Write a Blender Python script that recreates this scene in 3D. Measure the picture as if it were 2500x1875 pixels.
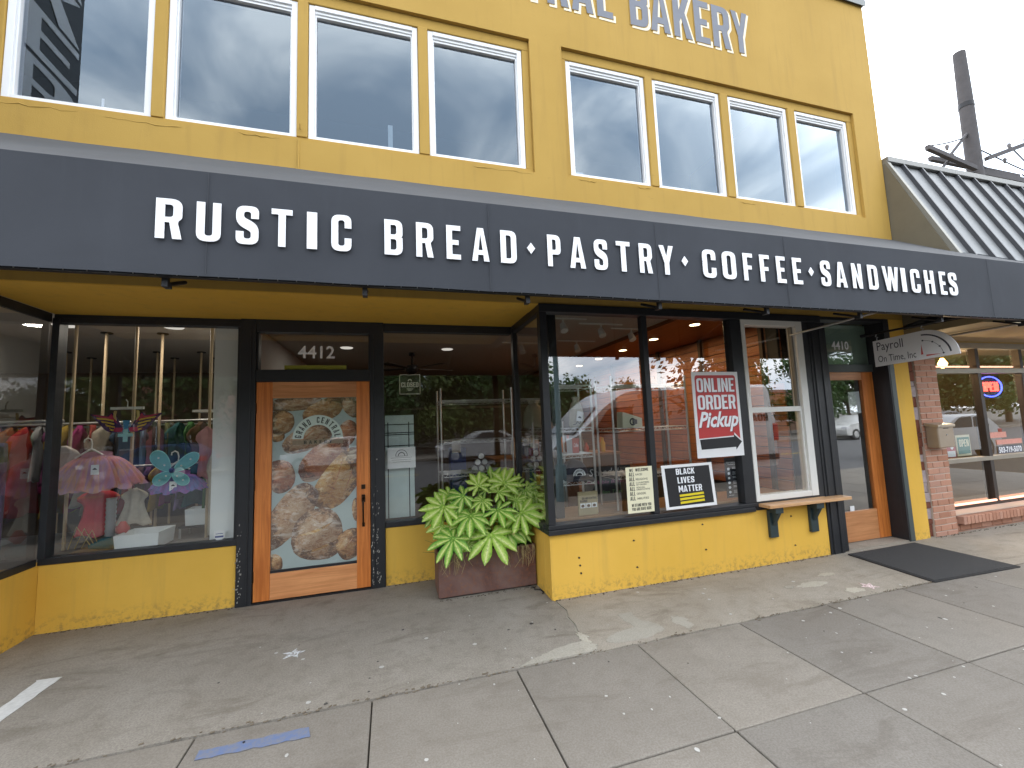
import bpy, bmesh, math, random
from mathutils import Vector, Matrix, noise
from mathutils.geometry import tessellate_polygon
random.seed(7)
S = bpy.context.scene
for o in list(bpy.data.objects): bpy.data.objects.remove(o)
COL = S.collection
R = math.radians

# ------------------------------------------------------------------ camera
cam_d = bpy.data.cameras.new('camera'); cam = bpy.data.objects.new('camera', cam_d); COL.objects.link(cam)
CAM = Vector((0.0, -3.70, 1.587))
yaw, pitch, roll = 0.284333781, 0.0957584574, -0.0392147505
F = Vector((math.sin(yaw)*math.cos(pitch), math.cos(yaw)*math.cos(pitch), math.sin(pitch)))
Rt = Vector((math.cos(yaw), -math.sin(yaw), 0)); U = Rt.cross(F)
r_ = math.cos(roll)*Rt + math.sin(roll)*U; u_ = -math.sin(roll)*Rt + math.cos(roll)*U
m = Matrix((r_, u_, -F)).transposed().to_4x4(); m.translation = CAM
cam.matrix_world = m
cam_d.sensor_width = 36; cam_d.lens = 1026.133/2500*36; cam_d.clip_start = .05; cam_d.clip_end = 3000
S.camera = cam

# ------------------------------------------------------------------ world, sun, exposure
SUN_EL, SUN_AZ = R(42), R(38)          # azimuth measured from +y towards +x: behind the building, to the right
sd = Vector((math.sin(SUN_AZ)*math.cos(SUN_EL), math.cos(SUN_AZ)*math.cos(SUN_EL), math.sin(SUN_EL)))
W = bpy.data.worlds.new('World'); S.world = W; W.use_nodes = True
nt = W.node_tree; nt.nodes.clear()
def wn(t, **k):
    n = nt.nodes.new(t)
    for a, b in k.items(): setattr(n, a, b)
    return n
wl = nt.links.new
out = wn('ShaderNodeOutputWorld'); bg = wn('ShaderNodeBackground'); wl(bg.outputs[0], out.inputs[0])
sky = wn('ShaderNodeTexSky', sky_type='NISHITA', sun_disc=False, sun_elevation=SUN_EL, sun_rotation=SUN_AZ, air_density=1.3, dust_density=2.0)
tc = wn('ShaderNodeTexCoord')
mp = wn('ShaderNodeMapping'); mp.inputs['Scale'].default_value = (1, 1, 1.7); mp.inputs['Location'].default_value = (.35, .1, .2)
wl(tc.outputs['Generated'], mp.inputs[0])
n1 = wn('ShaderNodeTexNoise'); n1.inputs['Scale'].default_value = 3.1; n1.inputs['Detail'].default_value = 7; n1.inputs['Roughness'].default_value = .5; n1.inputs['Distortion'].default_value = .6
wl(mp.outputs[0], n1.inputs['Vector'])
cr = wn('ShaderNodeValToRGB'); wl(n1.outputs['Fac'], cr.inputs[0])
cr.color_ramp.elements[0].position = .40; cr.color_ramp.elements[0].color = (.46, .55, .67, 1)
cr.color_ramp.elements[1].position = .60; cr.color_ramp.elements[1].color = (1.22, 1.22, 1.23, 1)
e = cr.color_ramp.elements.new(.5); e.color = (.76, .82, .90, 1)
dot = wn('ShaderNodeVectorMath', operation='DOT_PRODUCT'); wl(tc.outputs['Generated'], dot.inputs[0]); dot.inputs[1].default_value = sd
mr = wn('ShaderNodeMapRange'); wl(dot.outputs['Value'], mr.inputs[0])
mr.inputs['From Min'].default_value = -1; mr.inputs['From Max'].default_value = 1; mr.inputs['To Min'].default_value = 13.5; mr.inputs['To Max'].default_value = 27
mul = wn('ShaderNodeVectorMath', operation='SCALE'); wl(cr.outputs[0], mul.inputs[0]); wl(mr.outputs[0], mul.inputs['Scale'])
mixw = wn('ShaderNodeMix', data_type='RGBA'); mixw.inputs['Factor'].default_value = .88
wl(sky.outputs[0], mixw.inputs[6]); wl(mul.outputs[0], mixw.inputs[7]); wl(mixw.outputs[2], bg.inputs[0])
bg.inputs[1].default_value = .1
sun_d = bpy.data.lights.new('sun', 'SUN'); sun_d.energy = .7; sun_d.angle = R(25); sun_d.color = (1, .96, .9)
sun = bpy.data.objects.new('sun', sun_d); COL.objects.link(sun); sun.rotation_euler = (-sd).to_track_quat('-Z', 'Y').to_euler(); sun.location = (8, 10, 14)
S.view_settings.view_transform = 'Standard'; S.view_settings.look = 'None'; S.view_settings.gamma = 1; S.view_settings.use_curve_mapping = False
S.view_settings.exposure = 1.05
S.render.engine = 'CYCLES'; S.cycles.max_bounces = 10; S.cycles.transparent_max_bounces = 24; S.cycles.glossy_bounces = 4; S.cycles.diffuse_bounces = 4
S.cycles.caustics_reflective = False; S.cycles.caustics_refractive = False
S.cycles.sample_clamp_indirect = 6

# ------------------------------------------------------------------ materials
class NT:
    def __init__(s, name):
        s.m = bpy.data.materials.new(name); s.m.use_nodes = True; s.t = s.m.node_tree; s.t.nodes.clear()
        s.o = s.n('ShaderNodeOutputMaterial')
    def n(s, t, ins=None, **k):
        x = s.t.nodes.new(t)
        for a, b in k.items(): setattr(x, a, b)
        for a, b in (ins or {}).items():
            if isinstance(b, bpy.types.NodeSocket): s.t.links.new(b, x.inputs[a])
            else: x.inputs[a].default_value = b
        return x
    def ramp(s, src, *stops):
        x = s.n('ShaderNodeValToRGB', {0: src}); els = x.color_ramp.elements
        while len(els) < len(stops): els.new(.5)
        for e, (p, c) in zip(els, stops): e.position = p; e.color = c if len(c) == 4 else (*c, 1)
        return x.outputs[0]
    def noise(s, vec, scale, detail=4, rough=.5, dist=0):
        return s.n('ShaderNodeTexNoise', {'Vector': vec, 'Scale': scale, 'Detail': detail, 'Roughness': rough, 'Distortion': dist}).outputs['Fac']
    def mix(s, f, a, b, mode='MIX'):
        x = s.n('ShaderNodeMix', data_type='RGBA', blend_type=mode)
        for i, v in ((0, f), (6, a), (7, b)):
            if isinstance(v, bpy.types.NodeSocket): s.t.links.new(v, x.inputs[i])
            else: x.inputs[i].default_value = v if i == 0 else ((*v, 1) if len(v) == 3 else v)
        return x.outputs[2]
    def bump(s, h, strength=.3, dist=.01):
        return s.n('ShaderNodeBump', {'Height': h, 'Strength': strength, 'Distance': dist}).outputs[0]
    def bsdf(s, **ins):
        b = s.n('ShaderNodeBsdfPrincipled', {k.replace('_', ' '): v for k, v in ins.items()}); s.t.links.new(b.outputs[0], s.o.inputs[0]); return b
    def pos(s): return s.n('ShaderNodeNewGeometry').outputs['Position']
    def obj(s): return s.n('ShaderNodeTexCoord').outputs['Object']
    def rnd(s): return s.n('ShaderNodeObjectInfo').outputs['Random']
def c4(c): return (*c, 1)
def sc(c, k): return tuple(min(1, v*k) for v in c)
MATS = {}
def flat(name, c, rough=.6, metal=0, var=.12, nscale=8, bump=.0, bscale=60, spec=.4):
    """plain paint / plastic / cloth with a faint mottled variation"""
    if name in MATS: return MATS[name]
    t = NT(name); p = t.pos()
    col = t.mix(t.noise(p, nscale, 5, .6), sc(c, 1-var), sc(c, 1+var))
    ins = dict(Base_Color=col, Roughness=rough, Metallic=metal, Specular_IOR_Level=spec)
    if bump: ins['Normal'] = t.bump(t.noise(p, bscale, 3), bump, .004)
    t.bsdf(**ins); MATS[name] = t.m; return t.m
def stucco(name, ca, cb, cd):
    t = NT(name); p = t.pos()
    big = t.noise(p, .9, 6, .6); fine = t.noise(p, 130, 3, .6); mid = t.noise(p, 14, 5, .65)
    c = t.mix(t.ramp(big, (.3, (0, 0, 0)), (.72, (1, 1, 1))), ca, cb)
    st = t.n('ShaderNodeMapping', {'Vector': p, 'Scale': (6, 6, .5)}).outputs[0]
    c = t.mix(t.ramp(t.noise(st, 1.6, 6, .6), (.52, (0, 0, 0)), (.74, (.5, .5, .5))), c, cd)
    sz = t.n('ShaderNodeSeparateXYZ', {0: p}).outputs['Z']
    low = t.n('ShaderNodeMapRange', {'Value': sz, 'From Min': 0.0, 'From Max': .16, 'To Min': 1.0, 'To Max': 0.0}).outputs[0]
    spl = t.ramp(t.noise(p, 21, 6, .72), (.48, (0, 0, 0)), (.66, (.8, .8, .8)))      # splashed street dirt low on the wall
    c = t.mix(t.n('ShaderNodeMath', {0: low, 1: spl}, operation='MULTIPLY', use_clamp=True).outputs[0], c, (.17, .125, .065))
    sc1 = t.ramp(t.noise(t.n('ShaderNodeMapping', {'Vector': p, 'Scale': (9, 9, 30)}).outputs[0], 1, 4, .6, 1.5), (.67, (0, 0, 0)), (.74, (.45, .45, .45)))
    c = t.mix(sc1, c, cd)
    h = t.mix(.5, fine, mid)
    t.bsdf(Base_Color=c, Roughness=.75, Normal=t.bump(h, .35, .006), Specular_IOR_Level=.15); return t.m
def concrete(name, a, b, dirt, spk=.5, scale=1.0):
    t = NT(name); p = t.pos(); rn = t.rnd()
    big = t.noise(p, 1.1*scale, 7, .62, .3); mid = t.noise(p, 9, 6, .6); fine = t.noise(p, 95, 3, .75)
    c = t.mix(t.ramp(big, (.32, (0, 0, 0)), (.68, (1, 1, 1))), a, b)
    c = t.mix(t.ramp(mid, (.5, (0, 0, 0)), (.8, (.55, .55, .55))), c, dirt)
    st = t.noise(t.n('ShaderNodeMapping', {'Vector': p, 'Scale': (.7, 2.4, 1)}).outputs[0], 1.7, 8, .68, .8)
    c = t.mix(t.ramp(st, (.54, (0, 0, 0)), (.66, (.6, .6, .6))), c, dirt)
    c = t.mix(t.ramp(fine, (.40, (.42, .42, .42)), (.60, (0, 0, 0))), c, sc(dirt, .75))
    v = t.n('ShaderNodeTexVoronoi', {'Vector': p, 'Scale': 55, 'Randomness': 1}).outputs['Distance']
    c = t.mix(t.ramp(v, (.0, (spk, spk, spk)), (.09, (0, 0, 0))), c, (.45, .43, .40))
    hv = t.mix(rn, (.86, .86, .87), (1.13, 1.11, 1.08)); c = t.mix(1, c, hv, 'MULTIPLY')
    t.bsdf(Base_Color=c, Roughness=.82, Normal=t.bump(t.mix(.4, fine, mid), .35, .004), Specular_IOR_Level=.35); return t.m
def wood(name, a, b, axis='z', rough=.45, sc_=1, dark=None):
    t = NT(name); p = t.obj()
    s = {'z': (34, 34, 1.6), 'x': (1.6, 34, 34), 'y': (34, 1.6, 34)}[axis]
    v = t.n('ShaderNodeMapping', {'Vector': p, 'Scale': tuple(k*sc_ for k in s)}).outputs[0]
    g = t.noise(v, 1, 6, .65, .6); big = t.noise(p, 2.2, 4)
    c = t.mix(t.ramp(g, (.36, (0, 0, 0)), (.62, (1, 1, 1))), sc(a, .88), b)
    c = t.mix(t.ramp(big, (.35, (.4, .4, .4)), (.6, (0, 0, 0))), c, dark or sc(a, .72))
    c = t.mix(1, c, t.mix(t.rnd(), (.85, .85, .85), (1.1, 1.08, 1.05)), 'MULTIPLY')
    t.bsdf(Base_Color=c, Roughness=rough, Normal=t.bump(g, .12, .002)); return t.m
def glass(name, tint=(.93, .95, .94), gain=1.7, rough=0.0, wav=.0, refl=(1, 1, 1)):
    t = NT(name)
    fr = t.n('ShaderNodeFresnel', {'IOR': 1.5}).outputs[0]
    g0 = t.n('ShaderNodeNewGeometry').outputs['Backfacing']      # only the outer face mirrors: a thin pane has no total internal reflection
    fs_ = t.n('ShaderNodeMath', {0: 1.0, 1: g0}, operation='SUBTRACT').outputs[0]
    f = t.n('ShaderNodeMath', {0: t.n('ShaderNodeMath', {0: fr, 1: gain}, operation='MULTIPLY').outputs[0], 1: fs_}, operation='MULTIPLY', use_clamp=True).outputs[0]
    tr = t.n('ShaderNodeBsdfTransparent', {'Color': c4(tint)}); gl = t.n('ShaderNodeBsdfAnisotropic', {'Roughness': rough, 'Color': c4(refl)})
    if wav:
        gl.inputs['Normal'].default_value = (0, 0, 0)
        b = t.bump(t.noise(t.pos(), 1.3, 2), wav, .02); t.t.links.new(b, gl.inputs['Normal'])
    mx = t.n('ShaderNodeMixShader', {0: f, 1: tr.outputs[0], 2: gl.outputs[0]}); t.t.links.new(mx.outputs[0], t.o.inputs[0]); return t.m
def emit(name, c, k):
    if name in MATS: return MATS[name]
    t = NT(name); e = t.n('ShaderNodeEmission', {'Color': c4(c), 'Strength': k}); t.t.links.new(e.outputs[0], t.o.inputs[0]); MATS[name] = t.m; return t.m
def brick():
    t = NT('salmon_brick'); p = t.pos()
    c = t.ramp(t.rnd(), (0, (.36, .165, .10)), (.35, (.43, .21, .135)), (.7, (.47, .245, .165)), (1, (.40, .22, .16)))
    c = t.mix(t.ramp(t.noise(p, 40, 5, .7), (.45, (0, 0, 0)), (.75, (.5, .5, .5))), c, (.30, .16, .11))
    t.bsdf(Base_Color=c, Roughness=.85, Normal=t.bump(t.noise(p, 150, 3), .4, .004)); return t.m
def fabric(name, c, weave=900, rough=.85, var=.1):
    t = NT(name); p = t.pos()
    col = t.mix(t.ramp(t.noise(p, 1.4, 6, .65), (.3, (0, 0, 0)), (.7, (1, 1, 1))), sc(c, 1-var), sc(c, 1+var))
    st = t.noise(t.n('ShaderNodeMapping', {'Vector': p, 'Scale': (7, 7, .7)}).outputs[0], 1.2, 5, .6)
    col = t.mix(t.ramp(st, (.58, (0, 0, 0)), (.78, (.3, .3, .3))), col, sc(c, 1.35))
    t.bsdf(Base_Color=col, Roughness=rough, Normal=t.bump(t.noise(p, 260, 2), .15, .002), Specular_IOR_Level=.25); return t.m
M = {}
M['stucco'] = stucco('yellow_stucco', (.665, .395, .060), (.75, .455, .085), (.54, .335, .078))  # brighter than the upper paint to make up for shade under the awning
M['stucco_up'] = stucco('dimmed_yellow_stucco', (.395, .246, .058), (.455, .29, .074), (.33, .205, .058))  # same paint darkened in colour to offset the open sky light above
M['slab'] = concrete('sidewalk_concrete', (.190, .171, .146), (.238, .217, .188), (.143, .124, .101), .5)
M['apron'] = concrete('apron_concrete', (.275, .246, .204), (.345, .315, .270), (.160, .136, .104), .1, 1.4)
M['patch'] = concrete('patch_concrete', (.36, .335, .28), (.43, .405, .345), (.29, .265, .215), .2)
M['bed'] = flat('joint_dirt', (.035, .028, .02), .95)
M['asphalt'] = flat('asphalt', (.085, .085, .087), .9, 0, .25, 30, .4, 200)
M['ground'] = flat('ground_earth', (.12, .115, .10), .95, 0, .3, .4)
M['black'] = flat('black_trim_paint', (.019, .020, .023), .42, 0, .3, 12, .06, 40)
M['white'] = flat('white_vinyl', (.78, .79, .80), .35, 0, .03)
M['whitewood'] = flat('white_painted_wood', (.72, .71, .67), .5, 0, .05)
M['awning'] = fabric('slate_awning_canvas', (.045, .049, .058))
M['awntop'] = fabric('awning_top_canvas', (.068, .070, .074))  # canopy top in a paler slate than the valance
M['metal_dark'] = flat('dark_steel', (.02, .02, .022), .5, .3, .2)
M['chrome'] = flat('shelf_chrome', (.62, .62, .62), .28, 1, .05)
M['galv'] = flat('galvanised_steel', (.42, .42, .41), .45, .8, .15)
M['letter'] = flat('white_letter_vinyl', (.86, .87, .90), .45, 0, .03)
M['wall_letter'] = flat('grey_letter_paint', (.175, .185, .215), .7, 0, .15)
M['wall_edge'] = flat('cream_letter_edge', (.80, .70, .52), .7, 0, .05)
M['door_v'] = wood('door_fir_upright', (.50, .140, .024), (.66, .225, .05), 'z')
M['door_h'] = wood('door_fir_rail', (.58, .235, .085), (.72, .335, .14), 'x')
M['shelfwood'] = wood('counter_wood', (.55, .30, .14), (.68, .42, .22), 'x', .35)
M['plank'] = wood('cedar_plank', (.33, .085, .018), (.50, .16, .035), 'y', .4)
M['woodceil'] = wood('cedar_ceiling', (.22, .07, .02), (.32, .11, .035), 'y', .4)
M['glass'] = glass('shop_glass', (.96, .97, .965), 2.7, 0, .0)
M['glass_up'] = glass('upper_glass', (.72, .74, .78), 3.0, refl=(.76, .89, 1.0))
M['glass_bay'] = glass('bay_glass', (.93, .95, .95), 4.6)
M['bronze'] = flat('bronze_hardware', (.035, .024, .016), .4, .8, .3)
M['corten'] = None
M['plaster'] = flat('interior_plaster', (.50, .46, .42), .85, 0, .05)
M['white_wall'] = flat('interior_white_wall', (.74, .76, .75), .8, 0, .04)
M['dark_floor'] = flat('interior_floor', (.10, .085, .07), .6, 0, .3)
M['dark_wall'] = flat('interior_dark_wall', (.10, .095, .09), .9, 0, .2)
M['brick'] = brick()
M['mortar'] = flat('pale_mortar', (.50, .40, .33), .9, 0, .15, 30)
M['paper'] = flat('paper_white', (.80, .80, .80), .7, 0, .03)
M['cream'] = flat('paper_cream', (.77, .73, .52), .7, 0, .03)
M['ink'] = flat('black_ink', (.018, .018, .02), .6, 0, .1)
M['tape'] = flat('white_tape', (.55, .55, .53), .8, 0, .3, 35)
def corten():
    t = NT('rusted_steel'); p = t.pos()
    a = t.noise(p, 3.2, 7, .65, .6); b = t.noise(p, 26, 5, .7)
    c = t.mix(t.ramp(a, (.3, (0, 0, 0)), (.7, (1, 1, 1))), (.115, .050, .040), (.21, .135, .115))
    c = t.mix(t.ramp(b, (.5, (0, 0, 0)), (.72, (.7, .7, .7))), c, (.27, .10, .04))
    t.bsdf(Base_Color=c, Roughness=.62, Metallic=.25, Normal=t.bump(b, .15, .003)); return t.m
M['corten'] = corten()

# ------------------------------------------------------------------ mesh helpers
ORG = {}
def tag(o, label=None, cat=None, group=None, kind=None):
    for k, v in (('label', label), ('category', cat), ('group', group), ('kind', kind)):
        if v: o[k] = v
    return o
def empty(name, loc, label=None, cat=None, group=None, kind=None):
    o = bpy.data.objects.new(name, None); COL.objects.link(o); o.location = loc; o.empty_display_size = .1
    ORG[o.name] = Vector(loc); return tag(o, label, cat, group, kind)
class MB:
    def __init__(s): s.v = []; s.f = []; s.sm = []; s.mi = []
    def add(s, vs, fs, smooth=False, mi=0):
        b = len(s.v); s.v += [Vector(v) for v in vs]
        for f in fs: s.f.append([b+i for i in f]); s.sm.append(smooth); s.mi.append(mi)
        return s
    def box(s, x0, x1, y0, y1, z0, z1, mi=0):
        v = [(x, y, z) for z in (z0, z1) for y in (y0, y1) for x in (x0, x1)]
        return s.add(v, [(0, 2, 3, 1), (4, 5, 7, 6), (0, 1, 5, 4), (2, 6, 7, 3), (0, 4, 6, 2), (1, 3, 7, 5)], mi=mi)
    def tube(s, pts, r, n=8, mi=0, caps=True):
        pts = [Vector(p) for p in pts]; rs = r if isinstance(r, (list, tuple)) else [r]*len(pts); rings = []
        for i, p in enumerate(pts):
            d = (pts[min(i+1, len(pts)-1)]-pts[max(i-1, 0)]).normalized()
            a = d.orthogonal().normalized() if i == 0 else (pa - d*pa.dot(d)).normalized()
            pa = a; b = d.cross(a)
            rings.append([p+rs[i]*(math.cos(t)*a+math.sin(t)*b) for t in (2*math.pi*k/n for k in range(n))])
        vs = [q for ring in rings for q in ring]; fs = []
        for i in range(len(pts)-1):
            for k in range(n): fs.append((i*n+k, i*n+(k+1) % n, (i+1)*n+(k+1) % n, (i+1)*n+k))
        s.add(vs, fs, True, mi)
        if caps: s.add(rings[0], [tuple(range(n))[::-1]], False, mi); s.add(rings[-1], [tuple(range(n))], False, mi)
        return s
    def prism(s, poly, fn, d0, d1, mi=0, holes=()):
        """poly: 2-D contour; fn(u,v,d)->3-D; extruded from d0 to d1"""
        cs = [list(poly)]+[list(h) for h in holes]; flatp = [p for c in cs for p in c]; n = len(flatp)
        tri = tessellate_polygon([[Vector((p[0], p[1], 0)) for p in c] for c in cs])
        vs = [fn(p[0], p[1], d0) for p in flatp]+[fn(p[0], p[1], d1) for p in flatp]
        fs = [tuple(t) for t in tri]+[tuple(n+i for i in t)[::-1] for t in tri]; b = 0
        for c in cs:
            k = len(c)
            for i in range(k): j = (i+1) % k; fs.append((b+i, b+j, n+b+j, n+b+i))
            b += k
        return s.add(vs, fs, False, mi)
    def xform(s, mat):
        s.v = [mat @ v for v in s.v]; return s
    def build(s, name, mat, parent=None, label=None, cat=None, group=None, kind=None, bevel=0, recalc=True, origin=None):
        me = bpy.data.meshes.new(name)
        if parent is not None: org = ORG[parent.name]
        elif origin is not None: org = Vector(origin)
        else:
            xs = [v.x for v in s.v]; ys = [v.y for v in s.v]; zs = [v.z for v in s.v]
            org = Vector(((min(xs)+max(xs))/2, (min(ys)+max(ys))/2, min(zs)))
        me.from_pydata([v-org for v in s.v], [], s.f)
        for p, a, mi in zip(me.polygons, s.sm, s.mi): p.use_smooth = a; p.material_index = mi
        if recalc:
            bm = bmesh.new(); bm.from_mesh(me); bmesh.ops.recalc_face_normals(bm, faces=bm.faces); bm.to_mesh(me); bm.free()
        for mm in (mat if isinstance(mat, (list, tuple)) else [mat]): me.materials.append(mm)
        o = bpy.data.objects.new(name, me); COL.objects.link(o)
        if parent is not None: o.parent = parent
        else: o.location = org
        ORG[o.name] = org
        if bevel:
            b = o.modifiers.new('bevel', 'BEVEL'); b.width = bevel; b.segments = 2; b.limit_method = 'ANGLE'; b.angle_limit = R(40)
        return tag(o, label, cat, group, kind)
def box(name, x0, x1, y0, y1, z0, z1, mat, parent=None, bevel=0, **k):
    return MB().box(x0, x1, y0, y1, z0, z1).build(name, mat, parent, bevel=bevel, **k)
def XZ(y): return lambda u, v, d: (u, y+d, v)
def rounded(pts, n=5):
    out = []; k = len(pts)
    for i, p in enumerate(pts):
        r = p[2] if len(p) > 2 else 0
        c = Vector((p[0], p[1]))
        if r <= 0: out.append((c.x, c.y)); continue
        a = Vector(pts[i-1][:2]); b = Vector(pts[(i+1) % k][:2])
        da = (a-c); db = (b-c); r = min(r, da.length*.49, db.length*.49); da.normalize(); db.normalize()
        p0 = c+da*r; p2 = c+db*r
        for j in range(n+1):
            t = j/n; q = (1-t)**2*p0+2*t*(1-t)*c+t*t*p2; out.append((q.x, q.y))
    return out
def rrect(x0, x1, z0, z1, r): return rounded([(x0, z0, r), (x1, z0, r), (x1, z1, r), (x0, z1, r)])

# ------------------------------------------------------------------ condensed block letters
def glyph(ch, w=.5, s=.17, b=.145):
    r, ri = .21, .075; O = lambda *p: rounded(list(p))
    if ch == 'I': return s*1.35, [O((0, 0), (s*1.35, 0), (s*1.35, 1), (0, 1))]
    if ch == 'H': return w, [O((0, 0), (s, 0), (s, .43), (w-s, .43), (w-s, 0), (w, 0), (w, 1), (w-s, 1), (w-s, .58), (s, .58), (s, 1), (0, 1))]
    if ch == 'E': return w*.84, [O((0, 0), (w*.84, 0), (w*.84, b), (s, b), (s, .43), (.72*w, .43), (.72*w, .57), (s, .57), (s, 1-b), (w*.84, 1-b), (w*.84, 1), (0, 1))]
    if ch == 'F': return w*.82, [O((0, 0), (s, 0), (s, .41), (.70*w, .41), (.70*w, .55), (s, .55), (s, 1-b), (w*.82, 1-b), (w*.82, 1), (0, 1))]
    if ch == 'L': return w*.8, [O((0, 0), (w*.8, 0), (w*.8, b), (s, b), (s, 1), (0, 1))]
    if ch == 'T': return w*.98, [O((w*.49-s/2, 0), (w*.49+s/2, 0), (w*.49+s/2, 1-b), (w*.98, 1-b), (w*.98, 1), (0, 1), (0, 1-b), (w*.49-s/2, 1-b))]
    if ch == 'O': return w, [O((0, 0, r), (w, 0, r), (w, 1, r), (0, 1, r)), O((s, b, ri), (w-s, b, ri), (w-s, 1-b, ri), (s, 1-b, ri))]
    if ch == 'C': return w, [O((w, .36), (w, 0, r), (0, 0, r), (0, 1, r), (w, 1, r), (w, .64), (w-s, .64), (w-s, 1-b, ri), (s, 1-b, ri), (s, b, ri), (w-s, b, ri), (w-s, .36))]
    if ch == 'G': return w, [O((w, .52), (w, 0, r), (0, 0, r), (0, 1, r), (w, 1, r), (w, .67), (w-s, .67), (w-s, 1-b, ri), (s, 1-b, ri), (s, b, ri), (w-s, b, ri), (w-s, .39), (.5*w, .39), (.5*w, .52))]
    if ch == 'U': return w, [O((0, 1), (0, 0, r), (w, 0, r), (w, 1), (w-s, 1), (w-s, b, ri), (s, b, ri), (s, 1))]
    if ch == 'D': return w, [O((0, 0), (w, 0, r), (w, 1, r), (0, 1)), O((s, b), (w-s, b, ri), (w-s, 1-b, ri), (s, 1-b))]
    if ch == 'P': return w*.96, [O((0, 0), (s, 0), (s, .38), (w*.96, .38, r), (w*.96, 1, r), (0, 1)), O((s, .38+b), (w*.96-s, .38+b, ri), (w*.96-s, 1-b, ri), (s, 1-b))]
    if ch == 'R': return w, [O((0, 0), (s, 0), (s, .41), (.52*w, .41), (w-s*1.02, 0), (w, 0), (.83*w, .43, .05), (w, .52, .08), (w, 1, r), (0, 1)), O((s, .41+b*.9), (w-s, .41+b*.9, ri), (w-s, 1-b, ri), (s, 1-b))]
    if ch == 'B': return w, [O((0, 0), (w, 0, r), (w, .5, .09), (.9*w, .52, .02), (w, .55, .09), (w, 1, r), (0, 1)), O((s, b), (w-s, b, ri), (w-s, .45, ri), (s, .45)), O((s, .58), (w-s, .58, ri), (w-s, 1-b, ri), (s, 1-b))]
    if ch == 'S': return w, [O((0, .33), (0, 0, r), (w, 0, r), (w, .52, .2), (s, .70, .06), (s, 1-b, ri), (w-s, 1-b, ri), (w-s, .68), (w, .68), (w, 1, r), (0, 1, r), (0, .52, .2), (w-s, .33, .06), (w-s, b, ri), (s, b, ri), (s, .33))]
    if ch == 'A':
        w = w*1.1; ix = lambda z: s+(.5*w-s)*z/.92
        return w, [O((0, 0), (s, 0), (ix(.19), .19), (w-ix(.19), .19), (w-s, 0), (w, 0), (.68*w, 1), (.32*w, 1)), O((ix(.33), .33), (w-ix(.33), .33), (.5*w, .84))]
    if ch == 'N': return w*1.04, [O((0, 0), (s, 0), (s, .62), (w*1.04-s, 0), (w*1.04, 0), (w*1.04, 1), (w*1.04-s, 1), (w*1.04-s, .38), (s, 1), (0, 1))]
    if ch == 'W': return .86, [O((.17, 0), (.34, 0), (.43, .55), (.52, 0), (.69, 0), (.86, 1), (.70, 1), (.60, .34), (.51, 1), (.35, 1), (.26, .34), (.16, 1), (0, 1))]
    if ch == 'Y': return w*1.08, [O((w*.54-s/2, 0), (w*.54+s/2, 0), (w*.54+s/2, .4), (w*1.08, 1), (w*1.08-s, 1), (w*.54, .62), (s, 1), (0, 1), (w*.54-s/2, .4))]
    if ch == 'K': return w*1.05, [O((0, 0), (s, 0), (s, .36), (.47*w, .47), (1.05*w-s*1.08, 0), (1.05*w, 0), (.68*w, .60), (1.02*w, 1), (1.02*w-s, 1), (s, .62), (s, 1), (0, 1))]
    if ch == 'V': return w, [O((.5*w-.09, 0), (.5*w+.09, 0), (w, 1), (w-s, 1), (.5*w, .3), (s, 1), (0, 1))]
    if ch == 'M': return .7, [O((0, 0), (s, 0), (s, .6), (.35, .18), (.7-s, .6), (.7-s, 0), (.7, 0), (.7, 1), (.7-s*1.1, 1), (.35, .5), (s*1.1, 1), (0, 1))]
    return .25, []
def put_glyph(mb, ch, x0, x1, z0, z1, fn, d0, d1, mi=0):
    gw, cs = glyph(ch)
    if not cs: return
    tr = lambda p: (x0+(x1-x0)*p[0]/gw, z0+(z1-z0)*p[1])
    cs = [[tr(p) for p in c] for c in cs]
    mb.prism(cs[0], fn, d0, d1, mi, cs[1:])
def put_word(mb, word, x0, x1, z0, z1, fn, d0, d1, mi=0, gap=.13):
    ws = [glyph(c)[0] for c in word]; tot = sum(ws)+gap*(len(word)-1); k = (x1-x0)/tot; x = x0
    for c, w in zip(word, ws): put_glyph(mb, c, x, x+w*k, z0, z1, fn, d0, d1, mi); x += (w+gap)*k
TXT = {}
def put_text(mb, body, x0, x1, z0, z1, fn, d, mi=0, shear=0, offset=0):
    """built-in font, flat, fitted to a box (z0 = lowest point of the ink)"""
    key = (body, shear, offset)
    if key not in TXT:
        c = bpy.data.curves.new('t', 'FONT'); c.body = body; c.shear = shear; c.offset = offset; c.resolution_u = 2
        o = bpy.data.objects.new('t', c); COL.objects.link(o); dg = bpy.context.evaluated_depsgraph_get()
        me = o.evaluated_get(dg).to_mesh(); TXT[key] = ([v.co.copy() for v in me.vertices], [tuple(p.vertices) for p in me.polygons])
        o.evaluated_get(dg).to_mesh_clear(); bpy.data.objects.remove(o); bpy.data.curves.remove(c)
    vs, fs = TXT[key]; xa = min(v.x for v in vs); xb = max(v.x for v in vs); ya = min(v.y for v in vs); yb = max(v.y for v in vs)
    mb.add([fn(x0+(v.x-xa)/(xb-xa)*(x1-x0), z0+(v.y-ya)/(yb-ya)*(z1-z0), d) for v in vs], fs, mi=mi)


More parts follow.
